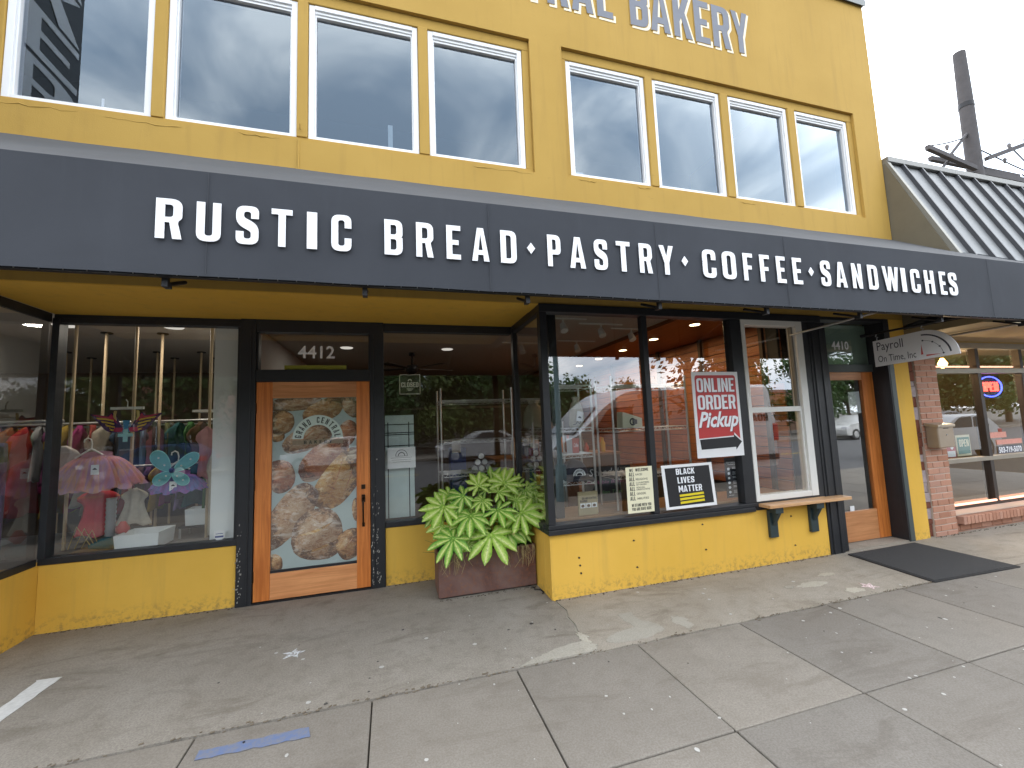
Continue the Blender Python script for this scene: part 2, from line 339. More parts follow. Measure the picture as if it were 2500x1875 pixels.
# ================================================================== GROUND
CURB = -4.55
def sheet(name, x0, x1, y0, y1, z, mat, **k):
    return MB().add([(x0, y0, z), (x1, y0, z), (x1, y1, z), (x0, y1, z)], [(0, 1, 2, 3)]).build(name, mat, recalc=False, **k)
sheet('ground', -900, 900, -900, 900, -.30, M['ground'], kind='structure', label='earth under the whole street reaching the horizon')
box('road', -80, 90, -16.5, CURB-.16, -.29, -.13, M['asphalt'], kind='structure', label='dark asphalt street in front of the shops')
swk = empty('sidewalk', (2, -2.5, -.1), 'grey concrete public sidewalk scored into square slabs', None, None, 'structure')
box('bed', -14, 20, CURB, 1.5, -.12, -.02, M['bed'], swk)
kb = empty('kerb', (2, CURB, -.13), 'pale concrete kerb along the street edge', None, None, 'structure')
for i in range(14): box('kerb_stone', -14+i*2.45, -14+i*2.45+2.44, CURB-.15, CURB-.01, -.28, 0.0, M['slab'], kb, bevel=.012)
xs = [-.12+.8925*k for k in range(-12, 17)]
ys = [-.905, -1.80, -2.70, -3.60, CURB+.005]
for j in range(4):
    for i in range(len(xs)-1):
        jx = .004
        box('paving_slab', xs[i]+jx, xs[i+1]-jx, ys[j+1]+jx, ys[j]-jx, -.10, random.uniform(-.002, .0015), M['slab'], swk, bevel=.006)
def jag(p0, p1, n, a, seed):
    rr = random.Random(seed); return [(p0[0]+(p1[0]-p0[0])*i/n+rr.uniform(-a, a)*(0 < i < n), p0[1]+(p1[1]-p0[1])*i/n+rr.uniform(-a, a)*(0 < i < n)) for i in range(n+1)]
apr = empty('apron', (2, 0, -.1), 'older stained concrete strip between the shopfronts and the sidewalk', None, None, 'structure')
crack = [(1.40, .2), (1.405, -.1), (1.42, -.22), (1.375, -.34), (1.385, -.47), (1.35, -.58), (1.37, -.66), (1.33, -.76), (1.345, -.84), (1.31, -.893)]
FL = lambda u, v, d: (u, v, d)
e1 = jag((-6, -.893), (1.302, -.893), 70, .006, 3); e2 = jag((1.316, -.893), (5.2, -.893), 44, .007, 4)
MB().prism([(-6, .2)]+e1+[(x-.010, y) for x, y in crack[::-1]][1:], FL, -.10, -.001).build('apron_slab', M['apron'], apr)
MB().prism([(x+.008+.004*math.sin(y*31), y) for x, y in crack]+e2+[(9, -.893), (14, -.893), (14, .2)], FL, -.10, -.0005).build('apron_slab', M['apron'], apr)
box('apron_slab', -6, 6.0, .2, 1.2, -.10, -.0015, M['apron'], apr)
box('crack_fill', 1.25, 1.47, -.90, .2, -.06, -.009, M['patch'], apr)
def blob(cx, cy, rx, ry, seed, n=22, a=.25):
    rr = random.Random(seed); return [(cx+rx*(1+rr.uniform(-a, a))*math.cos(t), cy+ry*(1+rr.uniform(-a, a))*math.sin(t)) for t in (2*math.pi*i/n for i in range(n))]
patches = [rounded([(1.78, -.44, .03), (1.90, -.44, .03), (1.88, -.60, .05), (1.98, -.68, .05), (1.99, -.80, .06), (1.80, -.85, .05), (1.55, -.845, .05), (1.46, -.79, .05), (1.62, -.70, .05), (1.80, -.68, .05), (1.77, -.56, .04)]),
           blob(2.17, -.73, .06, .10, 5), blob(3.75, -.55, .16, .05, 6), blob(4.1, -.42, .09, .04, 7), blob(3.95, -.78, .10, .05, 8), blob(3.5, -.52, .05, .03, 9),
           rounded([(.80, -.885, .01), (1.0, -.80, .03), (1.22, -.74, .03), (1.36, -.72, .02), (1.36, -.885, .01)]), blob(1.35, -.70, .035, .09, 11), blob(1.33, -.82, .06, .06, 12)]
for ip, p in enumerate(patches):
    rp = random.Random(len(p)); p = [q for a_, b_ in zip(p, p[1:]+p[:1]) for q in (a_, ((a_[0]+b_[0])/2+rp.uniform(-.012, .012), (a_[1]+b_[1])/2+rp.uniform(-.012, .012)))]
    MB().prism(p, FL, -.001, .0012+.0004*ip).build('patch', M['patch'], apr)
# stuck gum and specks
g = MB(); rr = random.Random(21)
for i in range(280):
    x = rr.uniform(-1.2, 6.5); y = rr.uniform(-3.2, -.93); r = rr.choice([.003, .004, .004, .005, .006, .008, .010, .014])
    if rr.random() < .25: y = rr.uniform(-.88, .2)
    a = rr.uniform(.6, 1.3); n = 9
    g.prism([(x+r*a*math.cos(2*math.pi*k/n), y+r*math.sin(2*math.pi*k/n)*(.8+.4*rr.random())) for k in range(n)], FL, .0012, .0026, mi=0 if rr.random() < .85 else 1)
g.build('gum_spots', [flat('gum_pale', (.40, .385, .355), .8, 0, .25, 40), flat('gum_dark', (.06, .055, .05), .8)], None, 'flattened chewing gum spots dotting the sidewalk slabs', 'gum', kind='stuff')
g = MB(); rr = random.Random(5)
for i in range(260):
    x = rr.uniform(-2.8, 5); y = -.897+rr.gauss(0, .012); r = rr.uniform(.003, .010)
    g.tube([(x-r, y, .001), (x+r, y+rr.uniform(-r, r), .004)], r*.5, 5)
g.build('joint_grit', flat('grit', (.16, .13, .095), .95, 0, .4, 60), None, 'brown grit and dead leaves caught along the sidewalk joint', 'grit', kind='stuff')
g = MB(); rr = random.Random(15)
for x0, x1, y0 in ((1.39, 4.72, -.012), (-2.85, -1.42, .945), (-.05, .4, .945), (.42, 1.36, .37), (6.36, 9.0, -.01)):
    for i in range(int((x1-x0)*60)):
        x = rr.uniform(x0, x1); y = y0-abs(rr.gauss(0, .014)); r = rr.uniform(.002, .008)
        g.tube([(x-r, y, .0015), (x+r, y+rr.uniform(-r, r), .004)], r*.55, 5)
g.build('wall_foot_debris', flat('debris', (.10, .08, .055), .95, 0, .5, 60), None, 'brown dust and leaf crumbs gathered at the foot of the shop walls', 'debris', kind='stuff')
# marks on the paving
MB().prism(jag((-2.29, .085), (-2.155, .075), 4, .004, 61)+jag((-2.158, .06), (-2.175, -.55), 14, .004, 62)+jag((-2.28, -.55), (-2.288, .07), 14, .004, 63), FL, .0005, .0025).build('white_tape_strip', M['tape'], None, 'worn white tape strip on the apron by the left edge', 'tape')
MB().prism([(-.29, .0)]*0+[(-2.30, .082), (-2.16, .074), (-2.17, .02), (-2.26, .03)], FL, .003, .0036).build('white_tape_tab', M['tape'], None, 'short bent tab at the tip of the white tape strip', 'tape')
bt = NT('blue_chalk'); pp = bt.pos(); nz = bt.noise(pp, 22, 6, .75)
bcol = bt.mix(bt.ramp(nz, (.40, (0, 0, 0)), (.72, (1, 1, 1))), (.105, .145, .265), (.19, .18, .165)); bt.bsdf(Base_Color=bcol, Roughness=.9)
MB().prism(jag((-.945, -1.10), (-.42, -1.115), 14, .006, 31)+jag((-.44, -1.035), (-.95, -1.03), 14, .006, 32), FL, .0017, .0026).build('blue_chalk_strip', bt.m, None, 'faded blue painted strip across the near sidewalk slab', 'paint mark')
def star(cx, cy, r, rot, mat, label, sq=1.0):
    P = [(cx+(r if k % 2 == 0 else r*.42)*math.cos(rot+math.pi*k/5), cy+sq*(r if k % 2 == 0 else r*.42)*math.sin(rot+math.pi*k/5)) for k in range(10)]
    MB().prism(P, FL, .0006, .0022).build('chalk_star', mat, None, label, 'chalk mark', 'chalk stars')
ch = NT('chalk'); q = ch.pos(); ch.bsdf(Base_Color=ch.mix(ch.ramp(ch.noise(q, 60, 4, .7), (.42, (0, 0, 0)), (.55, (1, 1, 1))), (.25, .23, .21), (.62, .64, .66)), Roughness=.9)
star(-.69, -.16, .085, .2, ch.m, 'white chalk star on the apron in front of the bakery door', .9)
pk = NT('pink_chalk'); q = pk.pos(); pk.bsdf(Base_Color=pk.mix(pk.ramp(pk.noise(q, 60, 4, .7), (.42, (0, 0, 0)), (.55, (1, 1, 1))), (.30, .20, .18), (.70, .58, .58)), Roughness=.9)
star(4.16, -.76, .085, .5, pk.m, 'pinkish chalk star on the apron near the door mat')
# door mat
mm = NT('mat_rubber'); q = mm.pos(); mm.bsdf(Base_Color=mm.mix(mm.noise(q, 220, 2), (.018, .018, .019), (.05, .05, .05)), Roughness=.95, Normal=mm.bump(mm.noise(q, 300, 2), .9, .006))
mat_o = empty('door_mat', (5.38, -.5, 0), 'large dark grey ribbed mat before the office door', 'mat')
MB().prism(rounded([(4.86, -.075, .02), (5.955, -.065, .02), (5.92, -.965, .02), (4.745, -.925, .02)]), FL, .001, .009).build('border', flat('mat_edge', (.014, .014, .015), .8), mat_o, bevel=.003)
MB().prism([(4.89, -.10), (5.925, -.09), (5.89, -.94), (4.785, -.90)], FL, .009, .012).build('pile', mm.m, mat_o)

# ================================================================== BAKERY BUILDING
B = empty('bakery_building', (1.8, 0, 0), 'two storey mustard stucco bakery building with black framed shopfront', 'building')
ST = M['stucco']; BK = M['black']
OP = [(-2.79, 1.405), (1.759, 5.925)]; Z0, Z1 = 4.06, 5.505
XL, XR, ZT = -9.0, 6.355, 7.18
# front wall, in pieces round the two window openings (no overlaps)
fw = MB()
fw.box(XL, OP[0][0], 0, .3, 2.73, ZT).box(OP[0][1], OP[1][0], 0, .3, 2.73, ZT).box(OP[1][1], XR, 0, .3, 2.73, ZT)
for a, b in OP: fw.box(a, b, 0, .3, 2.73, Z0).box(a, b, 0, .3, Z1, ZT)

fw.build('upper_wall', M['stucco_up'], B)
# lumpy plaster drips below the windows and the vertical rib
g = MB(); rr = random.Random(9)
for x0, x1, z in [(-2.75, -2.2, 4.045), (-2.1, -1.55, 4.03), (.75, 1.40, 4.045), (1.85, 2.1, 4.05), (2.55, 2.75, 4.055), (3.9, 4.15, 4.045), (-1.2, -.85, 4.05)]:
    pts = [(x0+(x1-x0)*i/9, .0015, z+rr.uniform(-.012, .008)) for i in range(10)]; g.tube(pts, [.001]+[.003+rr.random()*.004 for _ in range(8)]+[.001], 6)
g.tube([(-.722, .0, 3.79), (-.722, .0, 4.06)], .010, 8); g.tube([(-.71, -.002, 4.16), (-.71, -.012, 4.20)], .008, 6)
g.build('plaster_drips', M['stucco_up'], B, kind='stuff')
MB().box(XL, XR+.03, -.03, .33, ZT, ZT+.07).box(XL, XR+.03, -.035, -.03, ZT-.03, ZT+.07).build('coping', flat('coping_metal', (.16, .17, .165), .5, .6), B)
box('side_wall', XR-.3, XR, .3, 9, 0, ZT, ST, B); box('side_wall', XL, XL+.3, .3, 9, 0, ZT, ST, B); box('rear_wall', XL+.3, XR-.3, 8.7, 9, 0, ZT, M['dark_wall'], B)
box('roof', XL+.3, XR-.3, .3, 8.7, 6.6, 6.7, M['dark_wall'], B)
box('upper_floor', XL+.3, XR-.3, .3, 8.7, 2.84, 3.0, M['plaster'], B)
box('upper_partition', XL+.3, XR-.3, 3.2, 3.3, 3.0, 6.6, M['dark_wall'], B)
WN = [[(-2.71, -1.785), (-1.70, -.744), (-.659, .291), (.382, 1.332)], [(1.817, 2.769), (2.862, 3.79), (3.90, 4.82), (4.93, 5.845)]]
for (a, b), ws in zip(OP, WN):
    t = MB(); t.box(a, b, .035, .2, 5.40, Z1).box(a, b, .03, .2, Z0, 4.11)
    ed = [a]+[v for w in ws for v in w]+[b]
    for i in range(0, len(ed), 2): t.box(ed[i], ed[i+1], .022 if 0 < i < len(ed)-2 else .035, .2, 4.11, 5.40)
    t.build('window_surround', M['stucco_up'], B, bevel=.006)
    for x0, x1 in ws:
        w = empty('window', ((x0+x1)/2, .06, 4.11)); w.parent = B; w.location = Vector(w.location)-ORG[B.name]
        f = MB(); z0, z1 = 4.112, 5.398; x0 += .003; x1 -= .003
        f.box(x0, x0+.048, .048, .14, z0, z1).box(x1-.048, x1, .048, .14, z0, z1).box(x0+.048, x1-.048, .05, .14, z0, z0+.034).box(x0+.048, x1-.048, .045, .14, z1-.04, z1)
        f.box(x0+.048, x1-.048, .06, .14, z1-.066, z1-.04).box(x0+.048, x1-.048, .07, .14, z1-.088, z1-.066)
        f.box(x0+.048, x0+.060, .066, .14, z0+.034, z1-.088).box(x1-.060, x1-.048, .066, .14, z0+.034, z1-.088)
        f.build('frame', M['white'], w, bevel=.003)
        MB().box(x0+.058, x1-.058, .096, .102, z0+.03, z1-.08).build('pane', M['glass_up'], w)
# storefront masonry
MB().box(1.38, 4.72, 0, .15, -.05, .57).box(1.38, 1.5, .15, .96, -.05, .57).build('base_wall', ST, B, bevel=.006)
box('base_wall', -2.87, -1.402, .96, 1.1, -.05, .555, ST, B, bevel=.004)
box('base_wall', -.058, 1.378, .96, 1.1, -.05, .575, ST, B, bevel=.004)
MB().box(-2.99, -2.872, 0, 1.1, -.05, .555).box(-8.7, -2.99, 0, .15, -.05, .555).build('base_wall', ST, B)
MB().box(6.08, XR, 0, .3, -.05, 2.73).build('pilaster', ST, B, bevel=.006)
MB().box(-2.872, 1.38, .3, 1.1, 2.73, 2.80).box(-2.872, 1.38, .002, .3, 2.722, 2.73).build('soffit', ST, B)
MB().box(-2.872, 1.38, .96, 1.1, 2.69, 2.728).build('soffit_trim', BK, B)
for k in range(3): MB().tube([(1.66+.006*k, .0, .34-.07*k), (1.66+.006*k, -.006, .34-.07*k)], .009, 8).build('bolt_stub', M['metal_dark'], B)
for x, z in ((2.24, .43), (2.26, .18), (3.04, .50), (3.06, .25), (4.2, .47), (4.22, .16)): MB().tube([(x, 0, z), (x, -.006, z)], .008, 8).tube([(x-.012, -.004, z-.004), (x+.012, -.004, z-.004)], .003, 5).build('bolt_stub', M['metal_dark'], B)
# black timber frames ---------------------------------------------------
sf = MB()   # bay
sf.box(1.375, 1.445, -.012, .07, .655, 2.65).box(2.492, 2.553, -.004, .07, .655, 2.65).box(3.605, 3.748, -.006, .1, .655, 2.65)
sf.box(1.372, 4.92, -.018, .1, 2.65, 2.729).box(4.632, 4.72, -.004, .12, .571, 2.65)
sf.box(1.37, 3.748, -.02, .1, .615, .655).box(1.362, 3.7, -.04, .1, .571, .615)
sf.box(1.36, 1.45, .1, .98, .571, .64).box(1.375, 1.445, .07, .96, 2.65, 2.729).box(1.372, 1.425, .90, .98, .64, 2.69)
sf.box(3.748, 4.632, .0, .12, .571, .66)
sf.build('bay_frame', BK, B, bevel=.004)
MB().box(4.72, 4.925, -.012, .12, -.03, 2.65).box(4.755, 4.775, -.022, -.012, 0, 2.6).box(4.87, 4.89, -.022, -.012, 0, 2.6).build('door_post', BK, B, bevel=.004)
MB().box(1.515, 1.60, .14, .2, .66, 2.70).build('inner_post', BK, B)
for x0, x1 in ((1.445, 2.492), (2.553, 3.605)): box('bay_pane', x0, x1, .045, .051, .655, 2.65, M['glass_bay'], B)
box('bay_side_pane', 1.405, 1.411, .07, .90, .64, 2.65, M['glass'], B)
rf = MB()
rf.box(-2.87, -1.40, .945, 1.05, .556, .612).box(-2.872, -2.82, .94, 1.05, .612, 2.69).box(-2.82, -1.40, .95, 1.05, 2.65, 2.692).box(-1.43, -1.40, .955, 1.05, .612, 2.65)
rf.build('recess_frame', BK, B, bevel=.003); rf = MB()
rf.box(-.058, 1.372, .945, 1.05, .576, .630); rf.build('recess_frame', BK, B, bevel=.003); rf = MB(); rf.box(-.058, 1.372, .95, 1.05, 2.64, 2.692)
rf.build('recess_frame', BK, B, bevel=.003); rf = MB()
rf.box(-2.90, -2.872, 0, .94, .556, .612); rf.build('recess_frame', BK, B, bevel=.003); rf = MB(); rf.box(-2.90, -2.872, 0, .94, 2.65, 2.728)
rf.build('recess_frame', BK, B, bevel=.003)
box('recess_pane', -2.82, -1.43, .993, .999, .612, 2.65, M['glass'], B)
box('recess_pane', -.058, 1.372, .993, .999, .630, 2.64, M['glass'], B)
box('recess_side_pane', -2.889, -2.883, .02, .94, .612, 2.65, M['glass'], B)
box('left_bay_pane', -8.0, -2.9, .04, .046, .56, 2.66, M['glass'], B)
MB().box(-8.2, -2.9, -.004, .1, 2.66, 2.729).box(-2.95, -2.872, -.01, .06, .556, 2.65).box(-8.2, -2.95, -.02, .1, .51, .56).build('left_bay_frame', BK, B)
# door 4412
df = MB()
df.box(-1.40, -1.264, .93, 1.06, -.02, 2.729).box(-.198, -.06, .93, 1.06, -.02, 2.729).box(-1.264, -.198, .935, 1.06, 2.603, 2.729).box(-1.264, -.198, .935, 1.06, 2.103, 2.222)
df.box(-1.264, -1.247, .95, 1.04, 2.222, 2.603).box(-.215, -.198, .95, 1.04, 2.222, 2.603)
df.box(-1.31, -1.30, .922, .93, 0, 2.6).box(-.165, -.155, .922, .93, 0, 2.6)
df.build('door_frame', BK, B, bevel=.004)
g = MB(); rr = random.Random(44)
for i in range(130):
    x = rr.choice([rr.gauss(-.135, .012), rr.gauss(-.175, .008), rr.gauss(-1.375, .012)]); z = abs(rr.gauss(0, .45))+.02; a_ = rr.uniform(.002, .006); h_ = rr.uniform(.003, .02)
    if z < 1.6 and not (-.155 > x > -.166): g.prism([(x-a_, z), (x+a_*rr.random(), z-h_*.3), (x+a_, z+h_), (x-a_*.4, z+h_*.8)], XZ(.9292), 0, .0007)
g.build('paint_chips', flat('chipped_primer', (.40, .38, .34), .8), B, kind='stuff')
box('transom_pane', -1.247, -.215, .985, .991, 2.222, 2.603, M['glass'], B)
box('threshold', -1.264, -.198, .93, 1.08, -.01, .012, M['metal_dark'], B)
D = empty('door', (-.73, .96, .0), 'orange fir bakery door with loaf picture covering its glass'); D.parent = B; D.location = Vector((-.73, .96, 0))-ORG[B.name]
box('stile', -1.258, -1.116, .945, .992, .018, 2.098, M['door_v'], D, bevel=.004); box('stile', -.336, -.204, .945, .992, .018, 2.098, M['door_v'], D, bevel=.004)
box('rail', -1.116, -.336, .946, .992, 1.935, 2.098, M['door_h'], D, bevel=.003); box('rail', -1.116, -.336, .946, .992, .018, .262, M['door_h'], D, bevel=.003)
MB().box(-1.116, -.336, .95, .962, .262, .285).build('glazing_bead', BK, D)
def poster_mat(name, cols, seed):
    t = NT(name); g_ = t.n('ShaderNodeTexCoord').outputs['Generated']; p = t.pos()
    g2 = t.n('ShaderNodeMapping', {'Vector': g_, 'Scale': (1, 0, 1)}).outputs[0]; d = t.n('ShaderNodeVectorMath', {0: g2, 1: (.5, 0, .5)}, operation='DISTANCE').outputs['Value']
    v = t.n('ShaderNodeMapping', {'Vector': p, 'Rotation': (0, seed*.7, 0), 'Scale': (9, 1, 22), 'Location': (seed*3.1, 0, seed)}).outputs[0]
    n_ = t.noise(v, 1, 7, .65, 1.5); n2 = t.noise(p, 14, 6, .7, .8)
    s1 = t.n('ShaderNodeMath', {0: d, 1: n2}, operation='ADD').outputs[0]
    c = t.ramp(n_, (.30, cols[0]), (.46, cols[1]), (.60, cols[2]), (.72, cols[3]))
    c = t.mix(t.ramp(n2, (.46, (0, 0, 0)), (.60, (.85, .85, .85))), c, cols[2])
    c = t.mix(t.ramp(s1, (.88, (0, 0, 0)), (1.05, (1, 1, 1))), c, cols[0])
    c = t.mix(t.ramp(t.noise(p, 95, 4, .75), (.57, (0, 0, 0)), (.68, (.8, .8, .8))), c, cols[3])
    fl_ = t.noise(t.n('ShaderNodeMapping', {'Vector': p, 'Rotation': (0, .6+seed, 0), 'Scale': (5, 1, 11), 'Location': (seed, 0, 2*seed)}).outputs[0], 1, 5, .6, 1.0)
    c = t.mix(t.ramp(fl_, (.52, (0, 0, 0)), (.66, (.75, .75, .75))), c, cols[3])
    lt_ = t.n('ShaderNodeVectorMath', {0: g2, 1: (-.55, 0, .75)}, operation='DOT_PRODUCT').outputs['Value']
    c = t.mix(1, c, t.ramp(lt_, (-.1, (.60, .54, .50)), (.2, (.98, .97, .96)), (.5, (1.0, 1.0, 1.0))), 'MULTIPLY')      # the printed picture's own modelling
    t.bsdf(Base_Color=c, Roughness=.5); return t.m
LM = [poster_mat('loaf_print_tan', [(.15, .06, .028), (.46, .20, .08), (.64, .37, .16), (.92, .80, .60)], 1),
      poster_mat('loaf_print_red', [(.14, .042, .022), (.42, .135, .065), (.58, .25, .12), (.90, .70, .54)], 2),
      poster_mat('loaf_print_gold', [(.18, .07, .024), (.60, .28, .075), (.74, .46, .18), (.95, .84, .60)], 3),
      poster_mat('loaf_print_flour', [(.16, .075, .045), (.48, .25, .13), (.66, .47, .32), (.93, .86, .78)], 4)]
pb = NT('poster_ground'); q = pb.pos(); pb.bsdf(Base_Color=pb.mix(pb.noise(q, 3, 4), (.40, .48, .48), (.49, .57, .56)), Roughness=.5)
PO = MB().box(-1.116, -.336, .968, .974, .285, 1.935).build('loaf_poster', pb.m, D)
def P38(px, py): return (-1.116+(px-85)/765*.78, 1.94-(py-85)/1555*1.678)
def clip(poly, x0, x1, z0, z1):
    for ax, lim, sg in ((0, x0, 1), (0, x1, -1), (1, z0, 1), (1, z1, -1)):
        o_ = []
        for i, p in enumerate(poly):
            a = poly[i-1]; ia = (a[ax]-lim)*sg >= 0; ip = (p[ax]-lim)*sg >= 0
            if ia != ip: t = (lim-a[ax])/(p[ax]-a[ax]); o_.append((a[0]+(p[0]-a[0])*t, a[1]+(p[1]-a[1])*t))
            if ip: o_.append(p)
        poly = o_
        if not poly: break
    return poly
loaves = [(290, 140, 250, 70, 4, 3), (130, 430, 60, 60, 0, 0), (160, 310, 112, 112, 0, 0), (800, 160, 90, 130, 30, 3), (540, 210, 195, 100, 22, 0), (400, 460, 235, 115, 22, 3), (760, 430, 90, 120, -20, 1), (540, 660, 270, 130, 38, 1), (165, 800, 118, 150, 10, 1), (690, 860, 320, 165, 52, 2), (850, 1150, 45, 110, 0, 0), (235, 1160, 345, 150, 50, 3), (495, 1350, 232, 232, 0, 3), (800, 1460, 150, 130, 30, 0), (110, 1570, 75, 90, 0, 0)]
for k, (cx, cy, a, b, an, mi) in enumerate(loaves):
    rr = random.Random(k); an = R(an); P = []
    for i in range(36):
        t = 2*math.pi*i/36; j = 1+.04*math.sin(3*t+k)+rr.uniform(-.012, .012)
        ex = a*j*math.copysign(abs(math.cos(t))**.85, math.cos(t)); ey = b*j*math.copysign(abs(math.sin(t))**.85, math.sin(t))
        P.append(P38(cx+ex*math.cos(an)+ey*math.sin(an), cy-ex*math.sin(an)+ey*math.cos(an)))
    P = clip(P, -1.114, -.338, .287, 1.933)
    MB().prism(P, XZ(.9672-.00012*k), -.00005, .0003).build('loaf_print', LM[mi], PO)
    if k in (12, 9, 7, 5, 13):   # score lines
        sl = MB(); sl.add([], [])
        for s_ in (-.35, .35):
            q_ = []
            for i in range(9):
                u = -.7+1.4*i/8; ex = a*u; ey = b*(s_+.18*(1-u*u)); q_.append(P38(cx+ex*math.cos(an+.3)+ey*math.sin(an+.3), cy-ex*math.sin(an+.3)+ey*math.cos(an+.3)))
            wd = [.003+.014*math.sin(math.pi*i/8) for i in range(9)]
            poly = clip([(p[0]+w_*.6, p[1]+w_) for p, w_ in zip(q_, wd)]+[(p[0]-w_*.6, p[1]-w_) for p, w_ in zip(q_, wd)][::-1], -1.114, -.338, .287, 1.933)
            if len(poly) > 2: sl.prism(poly, XZ(.9672-.00012*k-.0001), -.00005, .00008)
        sl.build('score_print', LM[2 if k == 12 else 1], PO)
lg = MB(); cx, cz = P38(490, 470); RO, RI = .235, .135
arc = lambda r, n=28: [(cx+r*math.cos(math.pi*i/n), cz+r*math.sin(math.pi*i/n)) for i in range(n+1)]
lg.prism(arc(RO)+arc(RI)[::-1], XZ(.9645), 0, .0004, 0)
lg.prism([(cx-RO, cz-.06), (cx+RO, cz-.06), (cx+RO, cz-.012), (cx-RO, cz-.012)], XZ(.9646), 0, .0003, 2)
def arc_text(mb, word, cx, cz, ri, ro, a0, a1, y, mi, wd=.55, d0=0, d1=.0004):
    n = len(word)
    for i, c_ in enumerate(word):
        if c_ == ' ': continue
        a = a0+(a1-a0)*(i+.5)/n; hw = abs(a1-a0)/n*wd*.5*(ri+ro)/2
        er = Vector((math.cos(a), math.sin(a))); et = Vector((math.sin(a), -math.cos(a)))
        put_glyph(mb, c_, -hw, hw, ri, ro, lambda u, v, d: (cx+et.x*u+er.x*v, y+d, cz+et.y*u+er.y*v), d0, d1, mi)
arc_text(lg, 'GRAND CENTRAL', cx, cz, .155, .215, math.pi, 0, .9641, 1)
put_word(lg, 'BAKERY', cx-.13, cx+.13, cz-.052, cz-.02, XZ(.9642), 0, .0003, 1, .5)
lg.build('logo_print', [flat('logo_pale', (.78, .86, .80), .5), M['ink'], flat('logo_band', (.34, .25, .17), .5)], PO)
box('pane', -1.116, -.336, .9565, .9605, .285, 1.935, M['glass'], D)
h = MB(); h.box(-.29, -.252, .932, .946, .99, 1.035); h.box(-.288, -.254, .930, .946, .86, .935); h.box(-.284, -.258, .934, .946, .615, .655)
h.tube([(-.271, .935, .885), (-.271, .895, .875), (-.271, .888, .80), (-.271, .90, .70), (-.271, .935, .635)], [.012, .011, .010, .009, .010], 8); h.tube([(-.271, .925, .915), (-.271, .90, .905)], .009, 8)
h.build('handle', M['bronze'], D, bevel=.003)
for z in (1.84, 1.1, .25): MB().tube([(-1.262, .94, z-.05), (-1.262, .94, z+.05)], .010, 8).build('hinge', M['bronze'], D)
# transom number, ledge
nb = MB(); put_text(nb, '4412', -.90, -.55, 2.345, 2.475, XZ(.982), 0, offset=.012); nb.build('house_number', M['letter'], B, recalc=False)
box('mail_slot', -1.02, -.435, .972, .984, 2.228, 2.27, flat('olive_brass', (.26, .27, .03), .5), B)
# white order window
OW = empty('order_window', (4.19, .05, .66), 'white double hung order window'); OW.parent = B; OW.location = Vector((4.19, .05, .66))-ORG[B.name]
f = MB(); f.box(3.75, 3.80, -.012, .1, .662, 2.668).box(4.53, 4.628, -.012, .1, .662, 2.668).box(3.80, 4.53, -.010, .1, 2.592, 2.668).box(3.80, 4.53, -.006, .1, .662, .722).build('frame', M['whitewood'], OW, bevel=.004)
f = MB(); f.box(3.80, 4.53, .012, .06, 1.612, 1.668).box(4.505, 4.53, .012, .06, .722, 1.612).box(3.80, 3.815, .012, .06, .722, 1.612); f.build('sash', M['whitewood'], OW, bevel=.003)
f = MB(); f.box(4.505, 4.53, .03, .07, 1.668, 2.592).build('sash', flat('sash_grey', (.20, .19, .17), .6), OW)
box('pane', 3.815, 4.505, .034, .039, .722, 1.612, M['glass_bay'], OW); box('pane', 3.80, 4.505, .052, .057, 1.668, 2.592, M['glass_bay'], OW)
# order shelf
SH = empty('order_shelf', (4.37, -.03, .28), 'pale wood serving shelf on two dark brackets below the order window', 'shelf')
MB().box(3.775, 4.93, -.145, -.026, .608, .642).box(3.775, 4.70, -.026, .0, .608, .642).build('shelf_board', M['shelfwood'], SH, bevel=.004)
gm = flat('dark_green_paint', (.025, .04, .042), .5)
for x in (3.87, 4.44):
    MB().box(x, x+.105, -.035, -.0005, .28, .565).box(x, x+.105, -.12, -.035, .545, .607).prism([(-.035, .40), (-.12, .545), (-.035, .545)], lambda u, v, d: (x+.03+d, u, v), 0, .045).build('bracket', gm, SH, bevel=.003)
# entry 4410
en = MB()
en.box(4.925, 5.0, .0, .24, 0, 2.65).box(5.98, 6.08, -.006, .05, -.03, 2.729).box(5.985, 6.08, .05, .24, 0, 2.729).box(4.92, 5.98, .0, .16, 2.69, 2.729)
en.build('entry_frame', BK, B, bevel=.003)
MB().box(5.0, 5.985, .17, .24, 2.08, 2.175).build('transom_bar', flat('grey_green_trim', (.07, .085, .082), .5), B, bevel=.003)
MB().box(6.0, 6.076, -.010, -.0065, 0, 2.15).build('jamb_face', flat('grey_green_paint', (.055, .07, .068), .5), B)
box('transom_panel', 5.0, 5.985, .215, .225, 2.175, 2.69, flat('sage_panel', (.24, .34, .28), .5, 0, .15, 3), B); box('transom_pane', 5.0, 5.985, .196, .201, 2.175, 2.69, M['glass'], B)
nb = MB(); put_text(nb, '4410', 5.345, 5.635, 2.365, 2.475, XZ(.193), 0, offset=.012); nb.build('house_number', M['letter'], B, recalc=False)
D2 = empty('door', (5.5, .2, 0), 'fir office door with one tall pane'); D2.parent = B; D2.location = Vector((5.5, .2, 0))-ORG[B.name]
box('stile', 5.0, 5.10, .185, .235, .02, 2.078, M['door_v'], D2, bevel=.003); box('stile', 5.785, 5.982, .185, .235, .02, 2.078, M['door_v'], D2, bevel=.003)
box('rail', 5.10, 5.785, .187, .235, 1.978, 2.078, M['door_h'], D2, bevel=.003); box('rail', 5.10, 5.785, .187, .235, .02, .372, M['door_h'], D2, bevel=.003)
box('pane', 5.10, 5.785, .205, .21, .372, 1.978, M['glass_bay'], D2)
box('notice', 5.555, 5.75, .212, .2135, 1.56, 1.83, M['paper'], D2); box('sticker', 5.36, 5.43, .2015, .2035, .375, .435, M['paper'], D2)
box('threshold', 4.93, 6.0, .0, .25, -.02, .012, M['apron'], B)
